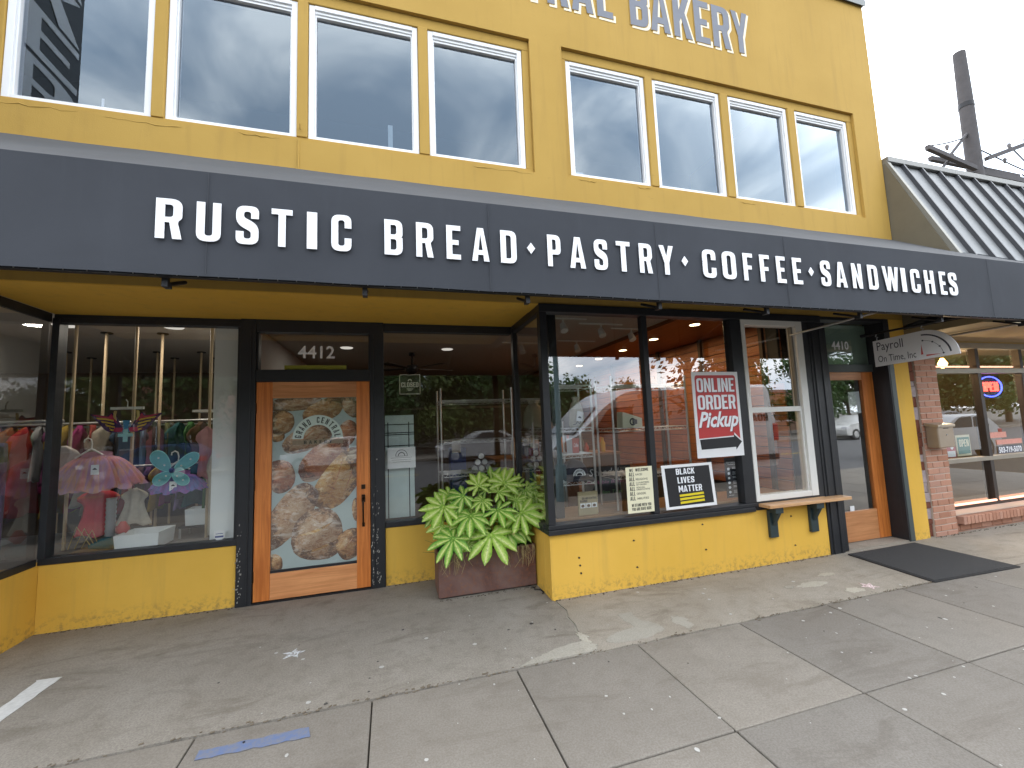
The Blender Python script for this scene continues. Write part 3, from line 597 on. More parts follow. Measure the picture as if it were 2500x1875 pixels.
# interior shells -------------------------------------------------------
FLR = M['dark_floor']
box('interior_floor', XL+.3, XR-.3, 1.1, 8.7, -.05, .02, FLR, B); box('interior_floor', 1.5, XR-.3, .25, 1.1, -.05, .018, FLR, B); box('interior_floor', XL+.3, -2.99, .15, 1.1, -.05, .018, FLR, B)
MB().box(XL+.3, 3.30, 1.1, 8.69, 2.80, 2.838).box(1.45, 3.30, .3, 1.1, 2.80, 2.838).box(XL+.3, -2.9, .3, 1.1, 2.80, 2.838).build('ceiling', M['plaster'], B)
WC = MB()
for i in range(12): WC.box(3.302+i*.11, 3.302+i*.11+.107, .3, 8.69, 2.75, 2.765)
WC.box(3.30, 4.62, .3, 8.69, 2.77, 2.838).build('wood_ceiling', M['woodceil'], B)
box('partition_wall', -1.66, -1.44, 1.06, 8.69, .02, 2.80, M['white_wall'], B)
box('partition_wall', 4.62, 4.70, .25, 8.69, .02, 2.76, flat('dark_backing', (.02, .012, .008), .9), B)
box('partition_wall', 6.0, 6.05, .26, 8.69, 0, 2.84, M['plaster'], B)
box('rear_partition', -1.44, 4.62, 6.3, 6.4, .02, 2.80, M['dark_wall'], B); box('rear_partition', XL+.3, -1.66, 5.6, 5.7, .02, 2.80, flat('brown_wall', (.17, .12, .085), .9), B); box('rear_partition', 4.7, 6.0, 3.0, 3.1, .02, 2.84, flat('hall_wall', (.13, .15, .14), .9), B)
for r0 in range(16):      # horizontal cedar planks, two lengths each
    z = .66+r0*.131
    for y0, y1 in ((.27, 2.2), (2.21, 6.28)): box('plank', 4.597+.004*(r0 % 2), 4.62, y0, y1, z, z+.121, M['plank'], B)
for y in (.45, 1.55, 2.6, 4.2): box('wall_post', 4.52, 4.565, y, y+.05, .02, 2.75, flat('walnut_post', (.06, .035, .02), .5), B)
box('menu_board', 4.56, 4.596, .27, .42, 2.0, 2.74, M['ink'], B)

# ================================================================== AWNING
A = empty('awning', (1.5, -.6, 2.43), 'long dark slate canvas awning lettered in white along its front', 'awning')
AX0, AX1, AY, AZ0, AZ1 = -8.5, 6.75, -1.18, 2.432, 3.015
# front panel: a gently sagging sheet with sewn seams
fm = MB(); nx = 150; nz = 6; vs = []; fs = []
for i in range(nx+1):
    x = AX0+(AX1-AX0)*i/nx
    for j in range(nz+1):
        z = AZ0+(AZ1-AZ0)*j/nz
        vs.append((x, AY+.006*noise.noise((x*.9, z*2, 3))*math.sin(math.pi*j/nz)*1.6, z+(.004*noise.noise((x*2.5, 0, 0)) if j == 0 else 0)))
for i in range(nx):
    for j in range(nz): a = i*(nz+1)+j; fs.append((a, a+nz+1, a+nz+2, a+1))
fm.add(vs, fs, True).build('valance', M['awning'], A)
tm = MB(); vs = []; fs = []; nw = 8
for i in range(nx+1):
    x = AX0+(AX1-AX0)*i/nx
    for j in range(nw+1):
        t = j/nw; y = AY*(1-t)-.004*t; z = AZ1+(3.80-AZ1)*t-.012*math.sin(math.pi*t)+.012*noise.noise((x*1.3, 9, 0))*t
        vs.append((x, y, z))
for i in range(nx):
    for j in range(nw): a = i*(nw+1)+j; fs.append((a, a+nw+1, a+nw+2, a+1))
tm.add(vs, fs, True).build('canopy_top', M['awntop'], A)
for x in (AX0, AX1): MB().prism([(AY, AZ0), (AY, AZ1), (-.01, 3.79), (-.01, AZ0+.25)], lambda u, v, d: (x+d, u, v), -.003, .003).build('end_panel', M['awning'], A)
for x in (-3.4, -.93, .62, 1.86, 3.06, 5.6): MB().box(x-.0015, x+.0015, AY-.0075, AY-.005, AZ0+.01, AZ1-.005).build('seam', flat('seam_thread', (.047, .051, .060), .9), A)
MB().box(AX0, AX1, AY+.012, AY+.045, AZ0-.006, AZ0+.03).build('frame_bar', M['metal_dark'], A)
MB().box(AX0, AX1, AY+.012, AY+.04, AZ1-.045, AZ1-.012).build('frame_bar', M['metal_dark'], A)
for x in (-5.0, -3.2, -1.135, -.136, .885, 1.9, 2.895, 3.915, 4.95, 6.2):
    bk = MB(); bk.box(x-.014, x+.014, AY+.05, AY+.075, AZ0-.05, AZ1-.05); bk.box(x-.014, x+.014, AY+.075, AY+.10, AZ0-.05, AZ0-.02)
    bk.tube([(x, AY+.07, AZ0-.035), (x, AY+.28, AZ0+.05)], .011, 6); bk.tube([(x, AY+.06, AZ0+.02), (x, -.02, AZ0+.42)], .014, 6); bk.tube([(x, AY+.06, AZ1-.04), (x, -.02, 3.72)], .014, 6)
    bk.build('bracket', M['metal_dark'], A)
g = MB()
for i in range(160): x = AX0+.05+i*(AX1-AX0-.1)/160; g.tube([(x, AY+.009, AZ0-.002), (x, AY+.012, AZ0+.012)], .003, 5)
g.build('grommet', M['galv'], A, kind='stuff')
L = [('R', -1.157, -1.040), ('U', -.976, -.863), ('S', -.792, -.683), ('T', -.62, -.515), ('I', -.441, -.388), ('C', -.313, -.205), ('B', -.021, .083), ('R', .163, .266), ('E', .346, .434), ('A', .505, .616), ('D', .692, .798), ('P', 1.014, 1.107), ('A', 1.173, 1.288), ('S', 1.355, 1.456), ('T', 1.528, 1.635), ('R', 1.709, 1.812), ('Y', 1.875, 1.994), ('C', 2.247, 2.366), ('O', 2.426, 2.552), ('F', 2.624, 2.715), ('F', 2.786, 2.88), ('E', 2.951, 3.04), ('E', 3.117, 3.21), ('S', 3.413, 3.518), ('A', 3.577, 3.697), ('N', 3.765, 3.875), ('D', 3.952, 4.065), ('W', 4.13, 4.325), ('I', 4.36, 4.414), ('C', 4.48, 4.595), ('H', 4.66, 4.785), ('E', 4.862, 4.946), ('S', 4.985, 5.098)]
for ch_, x0, x1 in L:
    mb = MB(); put_glyph(mb, ch_, x0, x1, 2.618, 2.835, XZ(AY-.016), 0, .004); mb.build('letter', M['letter'], A)
for x in (.898, 2.09, 3.308): MB().prism([(x-.028, 2.73), (x, 2.692), (x+.028, 2.73), (x, 2.768)], XZ(AY-.016), 0, .004).build('diamond', M['letter'], A)
# painted name on the wall
SG = empty('wall_lettering', (2.6, 0, 5.96), 'grey painted bakery name with cream edging high on the mustard wall', 'lettering')
WLT = [('C', -.05, .19), ('E', .24, .45), ('N', .50, .76), ('T', .80, 1.05), ('R', 1.39, 1.64), ('A', 1.90, 2.17), ('L', 2.215, 2.41), ('B', 2.62, 2.862), ('A', 2.885, 3.15), ('K', 3.195, 3.45), ('E', 3.487, 3.705), ('R', 3.745, 4.005), ('Y', 4.035, 4.285)]
WLT = [('C', -.02, .22), ('E', .27, .48), ('N', .53, .79), ('T', .83, 1.07), ('R', 1.12, 1.37), ('A', 1.40, 1.66), ('L', 1.70, 1.90)]
WLT = [(c, a+.51, b+.51) for c, a, b in WLT]+[('B', 2.62, 2.862), ('A', 2.885, 3.15), ('K', 3.195, 3.45), ('E', 3.487, 3.705), ('R', 3.745, 4.005), ('Y', 4.035, 4.285)]
for ch_, x0, x1 in WLT:
    e = MB(); put_glyph(e, ch_, x0+.022, x1+.026, 5.935, 6.505, XZ(-.0035), 0, .003); e.build('letter_edge', M['wall_edge'], SG)
    e = MB(); put_glyph(e, ch_, x0-.006, x1-.002, 5.962, 6.520, XZ(-.0055), 0, .0015); e.build('letter_gap', M['stucco_up'], SG)
    e = MB(); put_glyph(e, ch_, x0, x1-.008, 5.968, 6.514, XZ(-.008), 0, .002); e.build('letter', M['wall_letter'], SG)
# blade sign at the left end of the building (its mirror image shows in the leftmost upper pane)
BS = empty('blade_sign', (-2.95, -.6, 4.2), 'tall black projecting sign with stacked white letters, mirrored in the leftmost upper window', 'sign')
box('panel', -3.01, -2.95, -1.02, -.15, 3.95, 7.0, flat('sign_black', (.03, .035, .04), .5), BS, bevel=.005)
for i, ch_ in enumerate('BAKERY'):
    e = MB(); z1 = 6.9-i*.49; put_glyph(e, ch_, .20, .98, z1-.45, z1, lambda u, v, d: (-2.948+d, -u-.0, v), 0, .003); e.build('letter', M['letter'], BS)
for z in (4.3, 6.6): MB().tube([(-2.98, -.15, z), (-2.98, .0, z)], .02, 8).build('arm', M['metal_dark'], BS)
# perpendicular rods and the payroll sign under the awning
MB().tube([(4.433, -.02, 2.482), (4.433, -1.05, 2.512)], .011, 8).build('conduit', M['galv'], None, 'thin grey metal rod running out under the awning above the order window', 'rod')
MB().tube([(6.9, -.0, 2.50), (6.9, -1.1, 2.50)], .014, 8).build('conduit', M['galv'], None, 'grey metal rod under the awning beside the brick shop', 'rod')
PS = empty('payroll_sign', (5.58, -.5, 2.10), 'white hanging sign with rounded end reading Payroll On Time, Inc', 'sign')
pf = lambda u, v, d: (5.575+d, -u, v)
mb = MB(); ol = [(.125, 2.102), (.905, 2.155), (.905, 2.16)]
ol = [(.125, 2.10), (.91, 2.128)]+[(.62+.29*math.cos(t), 2.135+.295*math.sin(t)) for t in (math.pi/2*i/12 for i in range(1, 13))]+[(.125, 2.408)]
mb.prism(ol, pf, 0, .012).build('panel', flat('sign_white', (.80, .79, .80), .5, 0, .04), PS, bevel=.002)
mb = MB(); put_text(mb, 'Payroll', .165, .43, 2.255, 2.385, pf, -.002); put_text(mb, 'On Time, Inc', .165, .54, 2.135, 2.225, pf, -.002)
arcp = lambda r0, r1, a0, a1: [(.60+r0*math.cos(a0+(a1-a0)*i/14), 2.14+r0*math.sin(a0+(a1-a0)*i/14)) for i in range(15)]+[(.60+r1*math.cos(a0+(a1-a0)*i/14), 2.14+r1*math.sin(a0+(a1-a0)*i/14)) for i in range(14, -1, -1)]
mb.prism(arcp(.235, .25, .1, 1.55), pf, -.0025, -.001); mb.prism(arcp(.178, .181, .05, 1.55), pf, -.0025, -.001)
for a in (.1, .55, 1.0, 1.5): mb.prism([(.60+.18*math.cos(a)+.009*math.cos(t), 2.14+.18*math.sin(a)+.009*math.sin(t)) for t in (2*math.pi*k/8 for k in range(8))], pf, -.0028, -.001)
mb.build('lettering', flat('charcoal_print', (.05, .05, .07), .6), PS, recalc=False)
mb = MB(); mb.prism([(.585, 2.17), (.605, 2.17), (.597, 2.28)], pf, -.0025, -.001); mb.prism([(.63, 2.145), (.63, 2.163), (.76, 2.155)], pf, -.0025, -.001); mb.build('clock_hands', flat('red_print', (.55, .08, .07), .5), PS)
mb = MB(); mb.tube([(5.582, 0, 2.497), (5.582, -1.10, 2.497)], .013, 8); mb.tube([(5.582, -.13, 2.497), (5.582, -.0, 2.497)], .02, 8); mb.build('hanging_bar', M['metal_dark'], PS)
for y in (-.17, -.62):
    mb = MB(); mb.tube([(5.582, y, 2.40), (5.582, y, 2.44)], .006, 6); mb.tube([(5.582, y-.012, 2.445), (5.582, y+.012, 2.46), (5.582, y, 2.485)], .005, 6); mb.build('hook', M['galv'], PS)

# ================================================================== NEIGHBOUR (brick shop)
N = empty('brick_shop', (8.5, 0, 0), 'low salmon brick shop with dark metal mansard roof at the right edge', 'building')
BR = M['brick']; bricks = {}
def brk(x, y, z, sx, sy, sz):
    key = (round(sx, 3), round(sy, 3), round(sz, 3))
    if key not in bricks:
        mbb = MB().box(-sx/2, sx/2, -sy/2, sy/2, -sz/2, sz/2); mbb.v = [v for v in mbb.v]
        me = bpy.data.meshes.new('brick'); me.from_pydata(mbb.v, [], mbb.f); me.materials.append(BR)
        bm = bmesh.new(); bm.from_mesh(me); bmesh.ops.recalc_face_normals(bm, faces=bm.faces); bmesh.ops.bevel(bm, geom=list(bm.edges), offset=.0035, segments=1, affect='EDGES'); bm.to_mesh(me); bm.free(); bricks[key] = me
    o = bpy.data.objects.new('brick', bricks[key]); COL.objects.link(o); o.parent = N; o.location = Vector((x, y, z))-ORG[N.name]; return o
MB().box(6.47, 6.875, .008, .4, -.1, 2.62).build('pier_core', M['mortar'], N)
pitch_z = .0775; random.seed(4)
for c in range(33):
    z = -.02+pitch_z*c+.034; x = 6.466
    cuts = [.205, .205] if c % 2 == 0 else [.10, .205, .105]
    for w_ in cuts:
        brk(x+w_/2, .036+random.uniform(-.002, .003), z, w_-.010, .07, .066); x += w_
    if c % 1 == 0: brk(6.845, .15, z, .07, .14, .066)
# low wall under the window
MB().box(6.876, 14, .06, .4, -.15, .205).build('wall_core', M['mortar'], N)
for c in range(3):
    z = -.03+pitch_z*c+.0; x = 6.88-(.1 if c % 2 else 0)
    while x < 11:
        x0 = max(x, 6.88); brk((x0+x+.2)/2, .072, z, x+.2-x0, .07, .066) if x+.2-x0 > .04 else None; x += .21
x = 6.95
while x < 11.2: brk(x+.031, .035, .150, .062, .13, .098); x += .0715
MB().box(6.88, 11.2, .03, .3, .205, .212).build('sill_mortar', M['mortar'], N)
# ragged brown joint between the two buildings
mb = MB(); rr = random.Random(2); z = 0
while z < 2.6:
    hh = rr.uniform(.05, .16); mb.box(6.358, 6.466, .012+rr.uniform(0, .02), .2, z, z+hh-.004, mi=rr.choice([0, 0, 0, 1]) if z > .55 else rr.choice([0, 1, 1])); z += hh
mb.build('corner_joint', [flat('old_brown_brick', (.155, .05, .028), .9, 0, .4, 30, .6, 60), flat('chipped_mortar', (.33, .27, .27), .9, 0, .4, 25, .6, 60)], N, bevel=.006)
# shop window
FRM = flat('brown_alu_frame', (.045, .035, .03), .5, .3)
mb = MB(); mb.box(6.9, 11.2, .22, .32, .212, .262)
for x in (6.9, 8.15, 9.17, 10.2): mb.box(x, x+.075, .22, .32, .262, 2.42)
mb.build('window_frame', FRM, N, bevel=.003)
mb = MB(); mb.box(6.9, 11.2, .215, .32, .82, .875); mb.box(6.9, 11.2, .215, .32, 2.06, 2.13); mb.box(6.9, 11.2, .2, .32, 2.42, 2.50); mb.build('window_rail', flat('pale_alu', (.30, .27, .22), .45, .4), N, bevel=.003)
for x0, x1 in ((6.975, 8.15), (8.225, 9.17), (9.245, 10.2)):
    for z0, z1 in ((.262, .82), (.875, 2.06), (2.13, 2.42)): box('pane', x0, x1, .26, .266, z0, z1, M['glass'], N)
NEON = emit('warm_tube', (1, .50, .34), 1.5)
for x0, x1 in ((6.95, 8.13), (8.24, 9.15)):
    mb = MB(); mb.tube([(x0, .212, .275), (x1, .212, .275)], .016, 8); mb.build('light_tube', NEON, N)
for x0, x1 in ((6.95, 8.13), (8.24, 9.15), (9.25, 10.2)): MB().tube([(x0, .30, 2.165), (x1, .30, 2.165)], .012, 8).build('light_tube', NEON, N)
MB().box(6.36, 14, -.75, .2, 2.52, 2.60).build('eave_soffit', flat('cream_soffit', (.30, .24, .14), .7), N)
MB().box(6.36, 14, .2, .32, 2.50, 2.62).build('window_head', flat('ochre_head', (.38, .26, .09), .7), N)
MB().box(6.5, 14, 5, 5.1, 0, 3).box(13.9, 14, .3, 5, 0, 3).box(6.356, 6.42, .3, 5, 0, 3).build('inner_wall', flat('diner_wall', (.30, .23, .13), .9), N)
MB().box(6.4, 14, .33, 5, 2.62, 2.7).build('inner_ceiling', flat('diner_ceiling', (.50, .38, .20), .9), N); box('inner_floor', 6.4, 14, .42, 5, -.05, .02, FLR, N)
# mansard
PT = (0.0, 4.88); PB = (-.80, 2.80)
rib = flat('dark_roof_rib', (.075, .077, .085), .45, .4); pan = flat('grey_roof_pan', (.20, .207, .21), .5, .2, .15, 3)
sl = lambda t: (PT[0]+(PB[0]-PT[0])*t, PT[1]+(PB[1]-PT[1])*t)
for k in range(20):
    x0 = 6.70+.365*(k-1) if k else 6.41; x1 = 6.70+.365*k
    mb = MB(); mb.add([(x0, sl(0)[0], sl(0)[1]), (x1, sl(0)[0], sl(0)[1]), (x1, sl(1)[0], sl(1)[1]), (x0, sl(1)[0], sl(1)[1])]+[(x0, sl(0)[0]+.03, sl(0)[1]), (x1, sl(0)[0]+.03, sl(0)[1]), (x1, sl(1)[0]+.03, sl(1)[1]), (x0, sl(1)[0]+.03, sl(1)[1])], [(0, 1, 2, 3), (4, 5, 6, 7), (0, 1, 5, 4), (2, 3, 7, 6), (0, 3, 7, 4), (1, 2, 6, 5)]).build('roof_panel', pan, N)
    nrm = Vector((0, -(PT[1]-PB[1]), PT[0]-PB[0])).normalized()
    q0 = Vector((x1, *sl(0))); q1 = Vector((x1, *sl(1))); mb = MB()
    v = [q+nrm*h_+Vector((dx, 0, 0)) for q in (q0, q1) for h_ in (0, .042) for dx in (-.013, .013)]
    mb.add(v, [(0, 1, 3, 2), (4, 6, 7, 5), (0, 4, 5, 1), (2, 3, 7, 6), (0, 2, 6, 4), (1, 5, 7, 3)]).build('roof_rib', rib, N)
MB().box(6.40, 14, -.05, .12, 4.875, 4.95).build('roof_cap', flat('roof_cap_metal', (.20, .20, .19), .5, .5), N, bevel=.006)
MB().prism([(.3, 2.6), (-.78, 2.82), (-.02, 4.85), (.3, 4.85)], lambda u, v, d: (6.372+d, u, v), 0, .03).build('roof_cheek', flat('olive_cheek', (.145, .125, .085), .8, 0, .15, 5), N)
MB().add([(6.385, -.03, 4.90), (6.385, -.85, 2.80), (6.44, -.85, 2.80), (6.44, -.03, 4.90), (6.385, .03, 4.90), (6.385, -.79, 2.80), (6.44, -.79, 2.80), (6.44, .03, 4.90)], [(0, 1, 2, 3), (4, 5, 6, 7), (0, 1, 5, 4), (3, 2, 6, 7)]).build('roof_edge', flat('edge_metal', (.22, .215, .19), .5, .4), N)
MB().box(6.374, 6.392, -.36, -.30, 3.4, 3.85).build('cheek_batten', flat('olive_batten', (.18, .155, .11), .8), N)
box('roof_deck', 6.4, 14, .1, 5.2, 4.70, 4.80, M['dark_wall'], N); box('upper_wall', 6.4, 14, .1, .2, 2.62, 4.7, M['dark_wall'], N)
# things on and in the neighbour
MBX = empty('mailbox', (6.58, -.06, 1.07), 'dented beige wall mailbox fixed to the brick pier', 'mailbox')
bx = flat('mailbox_paint', (.34, .27, .20), .45, .3, .12); MB().box(6.50, 6.79, -.135, -.002, 1.09, 1.36).build('case', bx, MBX, bevel=.012)
MB().prism([(-.002, 1.362), (-.15, 1.345), (-.15, 1.375), (-.002, 1.40)], lambda u, v, d: (6.488+d, u, v), 0, .314).build('lid', flat('mailbox_lid', (.40, .33, .25), .4, .3), MBX, bevel=.003)
MB().tube([(6.645, -.135, 1.25), (6.645, -.142, 1.25)], .009, 10).build('lock', M['galv'], MBX); MB().box(6.60, 6.69, -.138, -.134, 1.325, 1.333).build('slot', M['ink'], MBX)
OPN = empty('neon_open_sign', (8.63, .3, 1.75), 'lit red and blue OPEN sign hanging in the brick shop window', 'sign')
mb = MB(); fo = XZ(.33); put_word(mb, 'O', 8.415, 8.51, 1.80, 1.94, fo, 0, .01); put_glyph(mb, 'P', 8.525, 8.61, 1.80, 1.94, fo, 0, .01); put_glyph(mb, 'E', 8.625, 8.705, 1.80, 1.94, fo, 0, .01); put_glyph(mb, 'N', 8.72, 8.815, 1.80, 1.94, fo, 0, .01); mb.build('letters', emit('neon_red', (1, .07, .05), 3.5), OPN)
mb = MB(); mb.tube([(8.63+.27*math.cos(t), .335, 1.87+.15*math.sin(t)) for t in (2*math.pi*i/28 for i in range(29))], .009, 6); mb.build('ring', emit('neon_blue', (.08, .10, 1), 3.5), OPN)
MB().box(8.34, 8.92, .36, .37, 1.70, 2.04).build('backing', M['ink'], OPN)
c1 = empty('open_placard', (7.75, .3, .89), 'green OPEN placard with cream border in the brick shop window', 'sign')
box('card', 7.60, 7.90, .285, .292, .90, 1.19, flat('card_cream', (.60, .55, .36), .6), c1); box('field', 7.625, 7.875, .280, .284, .93, 1.16, flat('card_green', (.03, .17, .13), .6), c1)
mb = MB(); put_word(mb, 'OPEN', 7.65, 7.85, 1.03, 1.13, XZ(.277), 0, .002); mb.build('lettering', M['cream'], c1)
c2 = empty('red_placard', (7.48, .3, .89), 'narrow red placard beside the green one in the brick shop window', 'sign')
box('card', 7.38, 7.58, .288, .294, .89, 1.22, flat('card_red', (.42, .04, .05), .6), c2); box('label', 7.40, 7.56, .284, .287, .90, .98, M['paper'], c2)
mb = MB(); mb.prism([(7.48+.035*math.cos(t), 1.13+.035*math.sin(t)) for t in (2*math.pi*k/14 for k in range(14))], XZ(.284), 0, .003); mb.prism([(7.50+.03*math.cos(t), 1.03+.03*math.sin(t)) for t in (2*math.pi*k/14 for k in range(14))], XZ(.284), 0, .003); mb.build('emblem', M['paper'], c2)
PH = empty('phone_decal', (8.8, .25, .89), 'white phone number decal low on the brick shop window', 'decal')
box('strip', 8.42, 8.98, .252, .2545, .89, 1.0, flat('decal_backing', (.10, .10, .12), .6), PH); mb = MB(); put_text(mb, '503-719-5070', 8.44, 8.96, .90, .985, XZ(.25), 0, offset=.02); mb.build('number', M['letter'], PH, recalc=False)
for i, (x0, x1, z0, z1, nm) in enumerate(((8.42, 9.0, 1.02, 1.09, 'long pink strip decal above the phone number'), (8.28, 8.66, 1.12, 1.20, 'short pink strip decal above the long one'))):
    box('strip_decal', x0, x1, .2535, .256, z0, z1, flat('pink_strip', (.62, .28, .22), .6, 0, .3, 40), None, label=nm, cat='decal')
for x, y, z, nm in ((7.9, .9, 2.28, 'left'), (8.9, 1.0, 2.32, 'middle'), (9.0, 1.6, 2.0, 'right')):
    pl = empty('pendant_lamp', (x, y, z), f'glowing amber pendant bulb, {nm} one inside the brick shop', 'lamp', 'pendant lamps in the brick shop')
    MB().tube([(x, y, 2.62), (x, y, z+.08)], .005, 6).build('cord', M['ink'], pl)
    mb = MB(); mb.tube([(x, y, z+.09), (x, y, z+.05), (x, y, z), (x, y, z-.05), (x, y, z-.08)], [.02, .04, .065, .05, .01], 12); mb.build('bulb', emit('amber_bulb', (1, .55, .14), 9), pl)
    ld = bpy.data.lights.new('bulb_light', 'POINT'); ld.energy = 26; ld.color = (1, .7, .38); ld.shadow_soft_size = .03; lo = bpy.data.objects.new('bulb_light', ld); COL.objects.link(lo); lo.parent = pl; lo.location = (0, 0, -.12)
lamp = MB(); lamp.tube([(8.9, -.35, 2.515), (8.9, -.35, 2.49), (8.9, -.35, 2.46)], [.22, .26, .10], 20); lamp.build('soffit_lamp', flat('lamp_white', (.75, .75, .72), .4), None, 'white round lamp under the brick shop eave at right edge', 'lamp')
tb = empty('dark_counter', (7.8, 1.0, .02), 'dark counter with grey appliances seen low through the brick shop window', 'counter')
box('body', 7.45, 8.1, .8, 1.4, .02, .45, M['ink'], tb); box('machine', 7.55, 7.8, .85, 1.2, .45, .6, M['galv'], tb, bevel=.02); MB().tube([(7.6, .78, .72), (8.05, .78, .72)], .02, 8).build('rail', M['chrome'], tb)

# ================================================================== PLANTER AND PLANT
PL = empty('planter_box', (.9, .56, 0), 'rusty brown steel planter box standing in the recess beside the bay', 'planter')
box('front_panel', .415, 1.368, .385, .40, .015, .40, M['corten'], PL, bevel=.004); box('side_panel', .415, .43, .40, .75, .015, .40, M['corten'], PL, bevel=.003); box('side_panel', 1.353, 1.368, .40, .75, .015, .40, M['corten'], PL, bevel=.003); box('back_panel', .43, 1.353, .735, .75, .015, .40, M['corten'], PL)
MB().box(.395, .43, .372, .40, .385, .402).box(.43, 1.353, .372, .385, .388, .402).build('rim', M['corten'], PL)
for x in (.45, 1.29): box('foot', x, x+.05, .42, .70, 0, .0149, M['metal_dark'], PL)
box('soil', .43, 1.353, .40, .735, .05, .36, flat('soil', (.03, .022, .015), .95, 0, .4, 40, .8, 60), PL)
PN = empty('fatsia_plant', (.9, .56, .36), 'bushy green plant with big fingered leaves spilling over the planter', 'plant')
lf = NT('fatsia_leaf'); at = lf.n('ShaderNodeAttribute', attribute_name='vein').outputs['Fac']; q = lf.obj(); rn = lf.rnd()
nz = lf.noise(q, 26, 4, .7, .5)
base = lf.mix(rn, (.12, .32, .03), (.34, .54, .05)); pale = lf.mix(rn, (.64, .76, .17), (.72, .80, .28))
bl = lf.n('ShaderNodeMath', {0: at, 1: nz}, operation='MULTIPLY').outputs[0]
c = lf.mix(lf.ramp(bl, (.12, (0, 0, 0)), (.50, (1, 1, 1))), base, pale)
c = lf.mix(lf.ramp(at, (.86, (0, 0, 0)), (.97, (1, 1, 1))), c, (.68, .74, .38))
c = lf.mix(lf.ramp(lf.noise(q, 9, 3), (.52, (0, 0, 0)), (.7, (.5, .5, .5))), c, (.08, .24, .035))
tipa = lf.n('ShaderNodeAttribute', attribute_name='tip').outputs['Fac']; ts = lf.n('ShaderNodeMath', {0: tipa, 1: lf.noise(q, 5, 3)}, operation='MULTIPLY').outputs[0]
c = lf.mix(lf.ramp(ts, (.52, (0, 0, 0)), (.60, (.8, .8, .8))), c, (.30, .22, .07))
bs = lf.bsdf(Base_Color=c, Roughness=.52, Normal=lf.bump(nz, .4, .004), Specular_IOR_Level=.35)
tl = lf.n('ShaderNodeBsdfTranslucent', {'Color': c}); mx = lf.n('ShaderNodeMixShader', {0: .22, 1: bs.outputs[0], 2: tl.outputs[0]}); lf.t.links.new(mx.outputs[0], lf.o.inputs[0])
def leaf_mesh(seed, nl=9, droop=.35):
    rr = random.Random(seed); vs = []; fs = []; at = []; tp = []
    for k in range(nl):
        a = R(-132+264*k/(nl-1))+rr.uniform(-.06, .06); f_ = abs(a)/R(132); Ln = (1-.34*f_**1.5)*rr.uniform(.92, 1.05); wd = .142*rr.uniform(.8, 1.15)*(1-.2*f_)
        d = Vector((math.sin(a), math.cos(a), 0)); n_ = Vector((math.cos(a), -math.sin(a), 0)); bend = rr.uniform(-.10, .10); dr = droop*rr.uniform(.7, 1.4)
        b0 = len(vs); T = [0, .14, .28, .42, .56, .70, .84, .94, 1.0]
        for i, t in enumerate(T):
            w = wd*(.55 if i == 0 else (.34+.66*math.sin(math.pi*min(1, max(0, (t-.12)/.88))**.85) if t > .14 else .42)) if t < .995 else 0
            w = wd*[.36, .46, .62, .88, 1.06, 1.0, .68, .30, 0][i]*(1+.14*math.sin(9*t+seed+k))
            c_ = d*Ln*t+n_*bend*t*t; z = -dr*t*t*.9+.02
            vs += [c_-n_*w+Vector((0, 0, z+w*.32+.012*math.sin(14*t+k))), c_+Vector((0, 0, z)), c_+n_*w+Vector((0, 0, z+w*.32-.012*math.sin(13*t+k)))]; at += [0.0, 1.0, 0.0]; tp += [t, t, t]
            # intermediate rows for the pale midrib band
        for i in range(len(T)-1):
            p = b0+3*i; fs += [(p, p+1, p+4, p+3), (p+1, p+2, p+5, p+4)]
    me = bpy.data.meshes.new('leaf'); me.from_pydata(vs, [], fs)
    ly = me.attributes.new('vein', 'FLOAT', 'POINT')
    for i, v in enumerate(at): ly.data[i].value = v
    ly = me.attributes.new('tip', 'FLOAT', 'POINT')
    for i, v in enumerate(tp): ly.data[i].value = v
    for p in me.polygons: p.use_smooth = True
    me.materials.append(lf.m); return me
LMS = [leaf_mesh(s_, 9 if s_ % 3 else 8, .08+.07*(s_ % 4)) for s_ in range(8)]
def plant_pt(px, py, y):
    P = Vector((.414+(px-355)*.001021, .39, .336+(1160-py)*.000919)); return CAM+(P-CAM)*((y+3.7)/4.09)
stm = flat('leaf_stalk', (.16, .28, .05), .5)
#  hub px,py, depth y, radius m, tip angle in the picture (0 = right, 90 = up), tilt up
LV = [(750, 435, .62, .175, 100, .5), (1000, 430, .58, .215, 60, .5), (1215, 515, .62, .17, -60, .35), (605, 525, .56, .20, 200, .55), (415, 615, .52, .225, 222, .55), (785, 590, .46, .155, 250, .75), (940, 520, .50, .15, 40, .8), (665, 735, .40, .215, 268, .7), (930, 700, .38, .205, 290, .7), (1160, 755, .36, .245, 300, .6), (495, 945, .33, .25, 235, .55), (855, 950, .31, .275, 275, .55), (1010, 930, .40, .19, 290, .4), (1110, 620, .50, .14, 20, .6), (880, 400, .72, .18, 80, .3), (470, 520, .66, .16, 150, .4), (1290, 620, .56, .15, -70, .3), (560, 650, .52, .15, 200, .5), (1060, 560, .60, .15, 30, .5), (720, 860, .44, .17, 260, .4), (560, 820, .45, .17, 230, .4), (1100, 900, .42, .16, 300, .3), (400, 800, .5, .15, 220, .3), (1240, 800, .48, .16, -40, .4), (820, 480, .68, .13, 120, .2), (1120, 470, .66, .14, 70, .2), (680, 640, .60, .12, 160, .2), (330, 700, .55, .12, 200, .3), (1000, 820, .50, .12, 250, .2), (640, 1010, .42, .13, 250, .2), (1180, 960, .40, .12, 290, .3)]
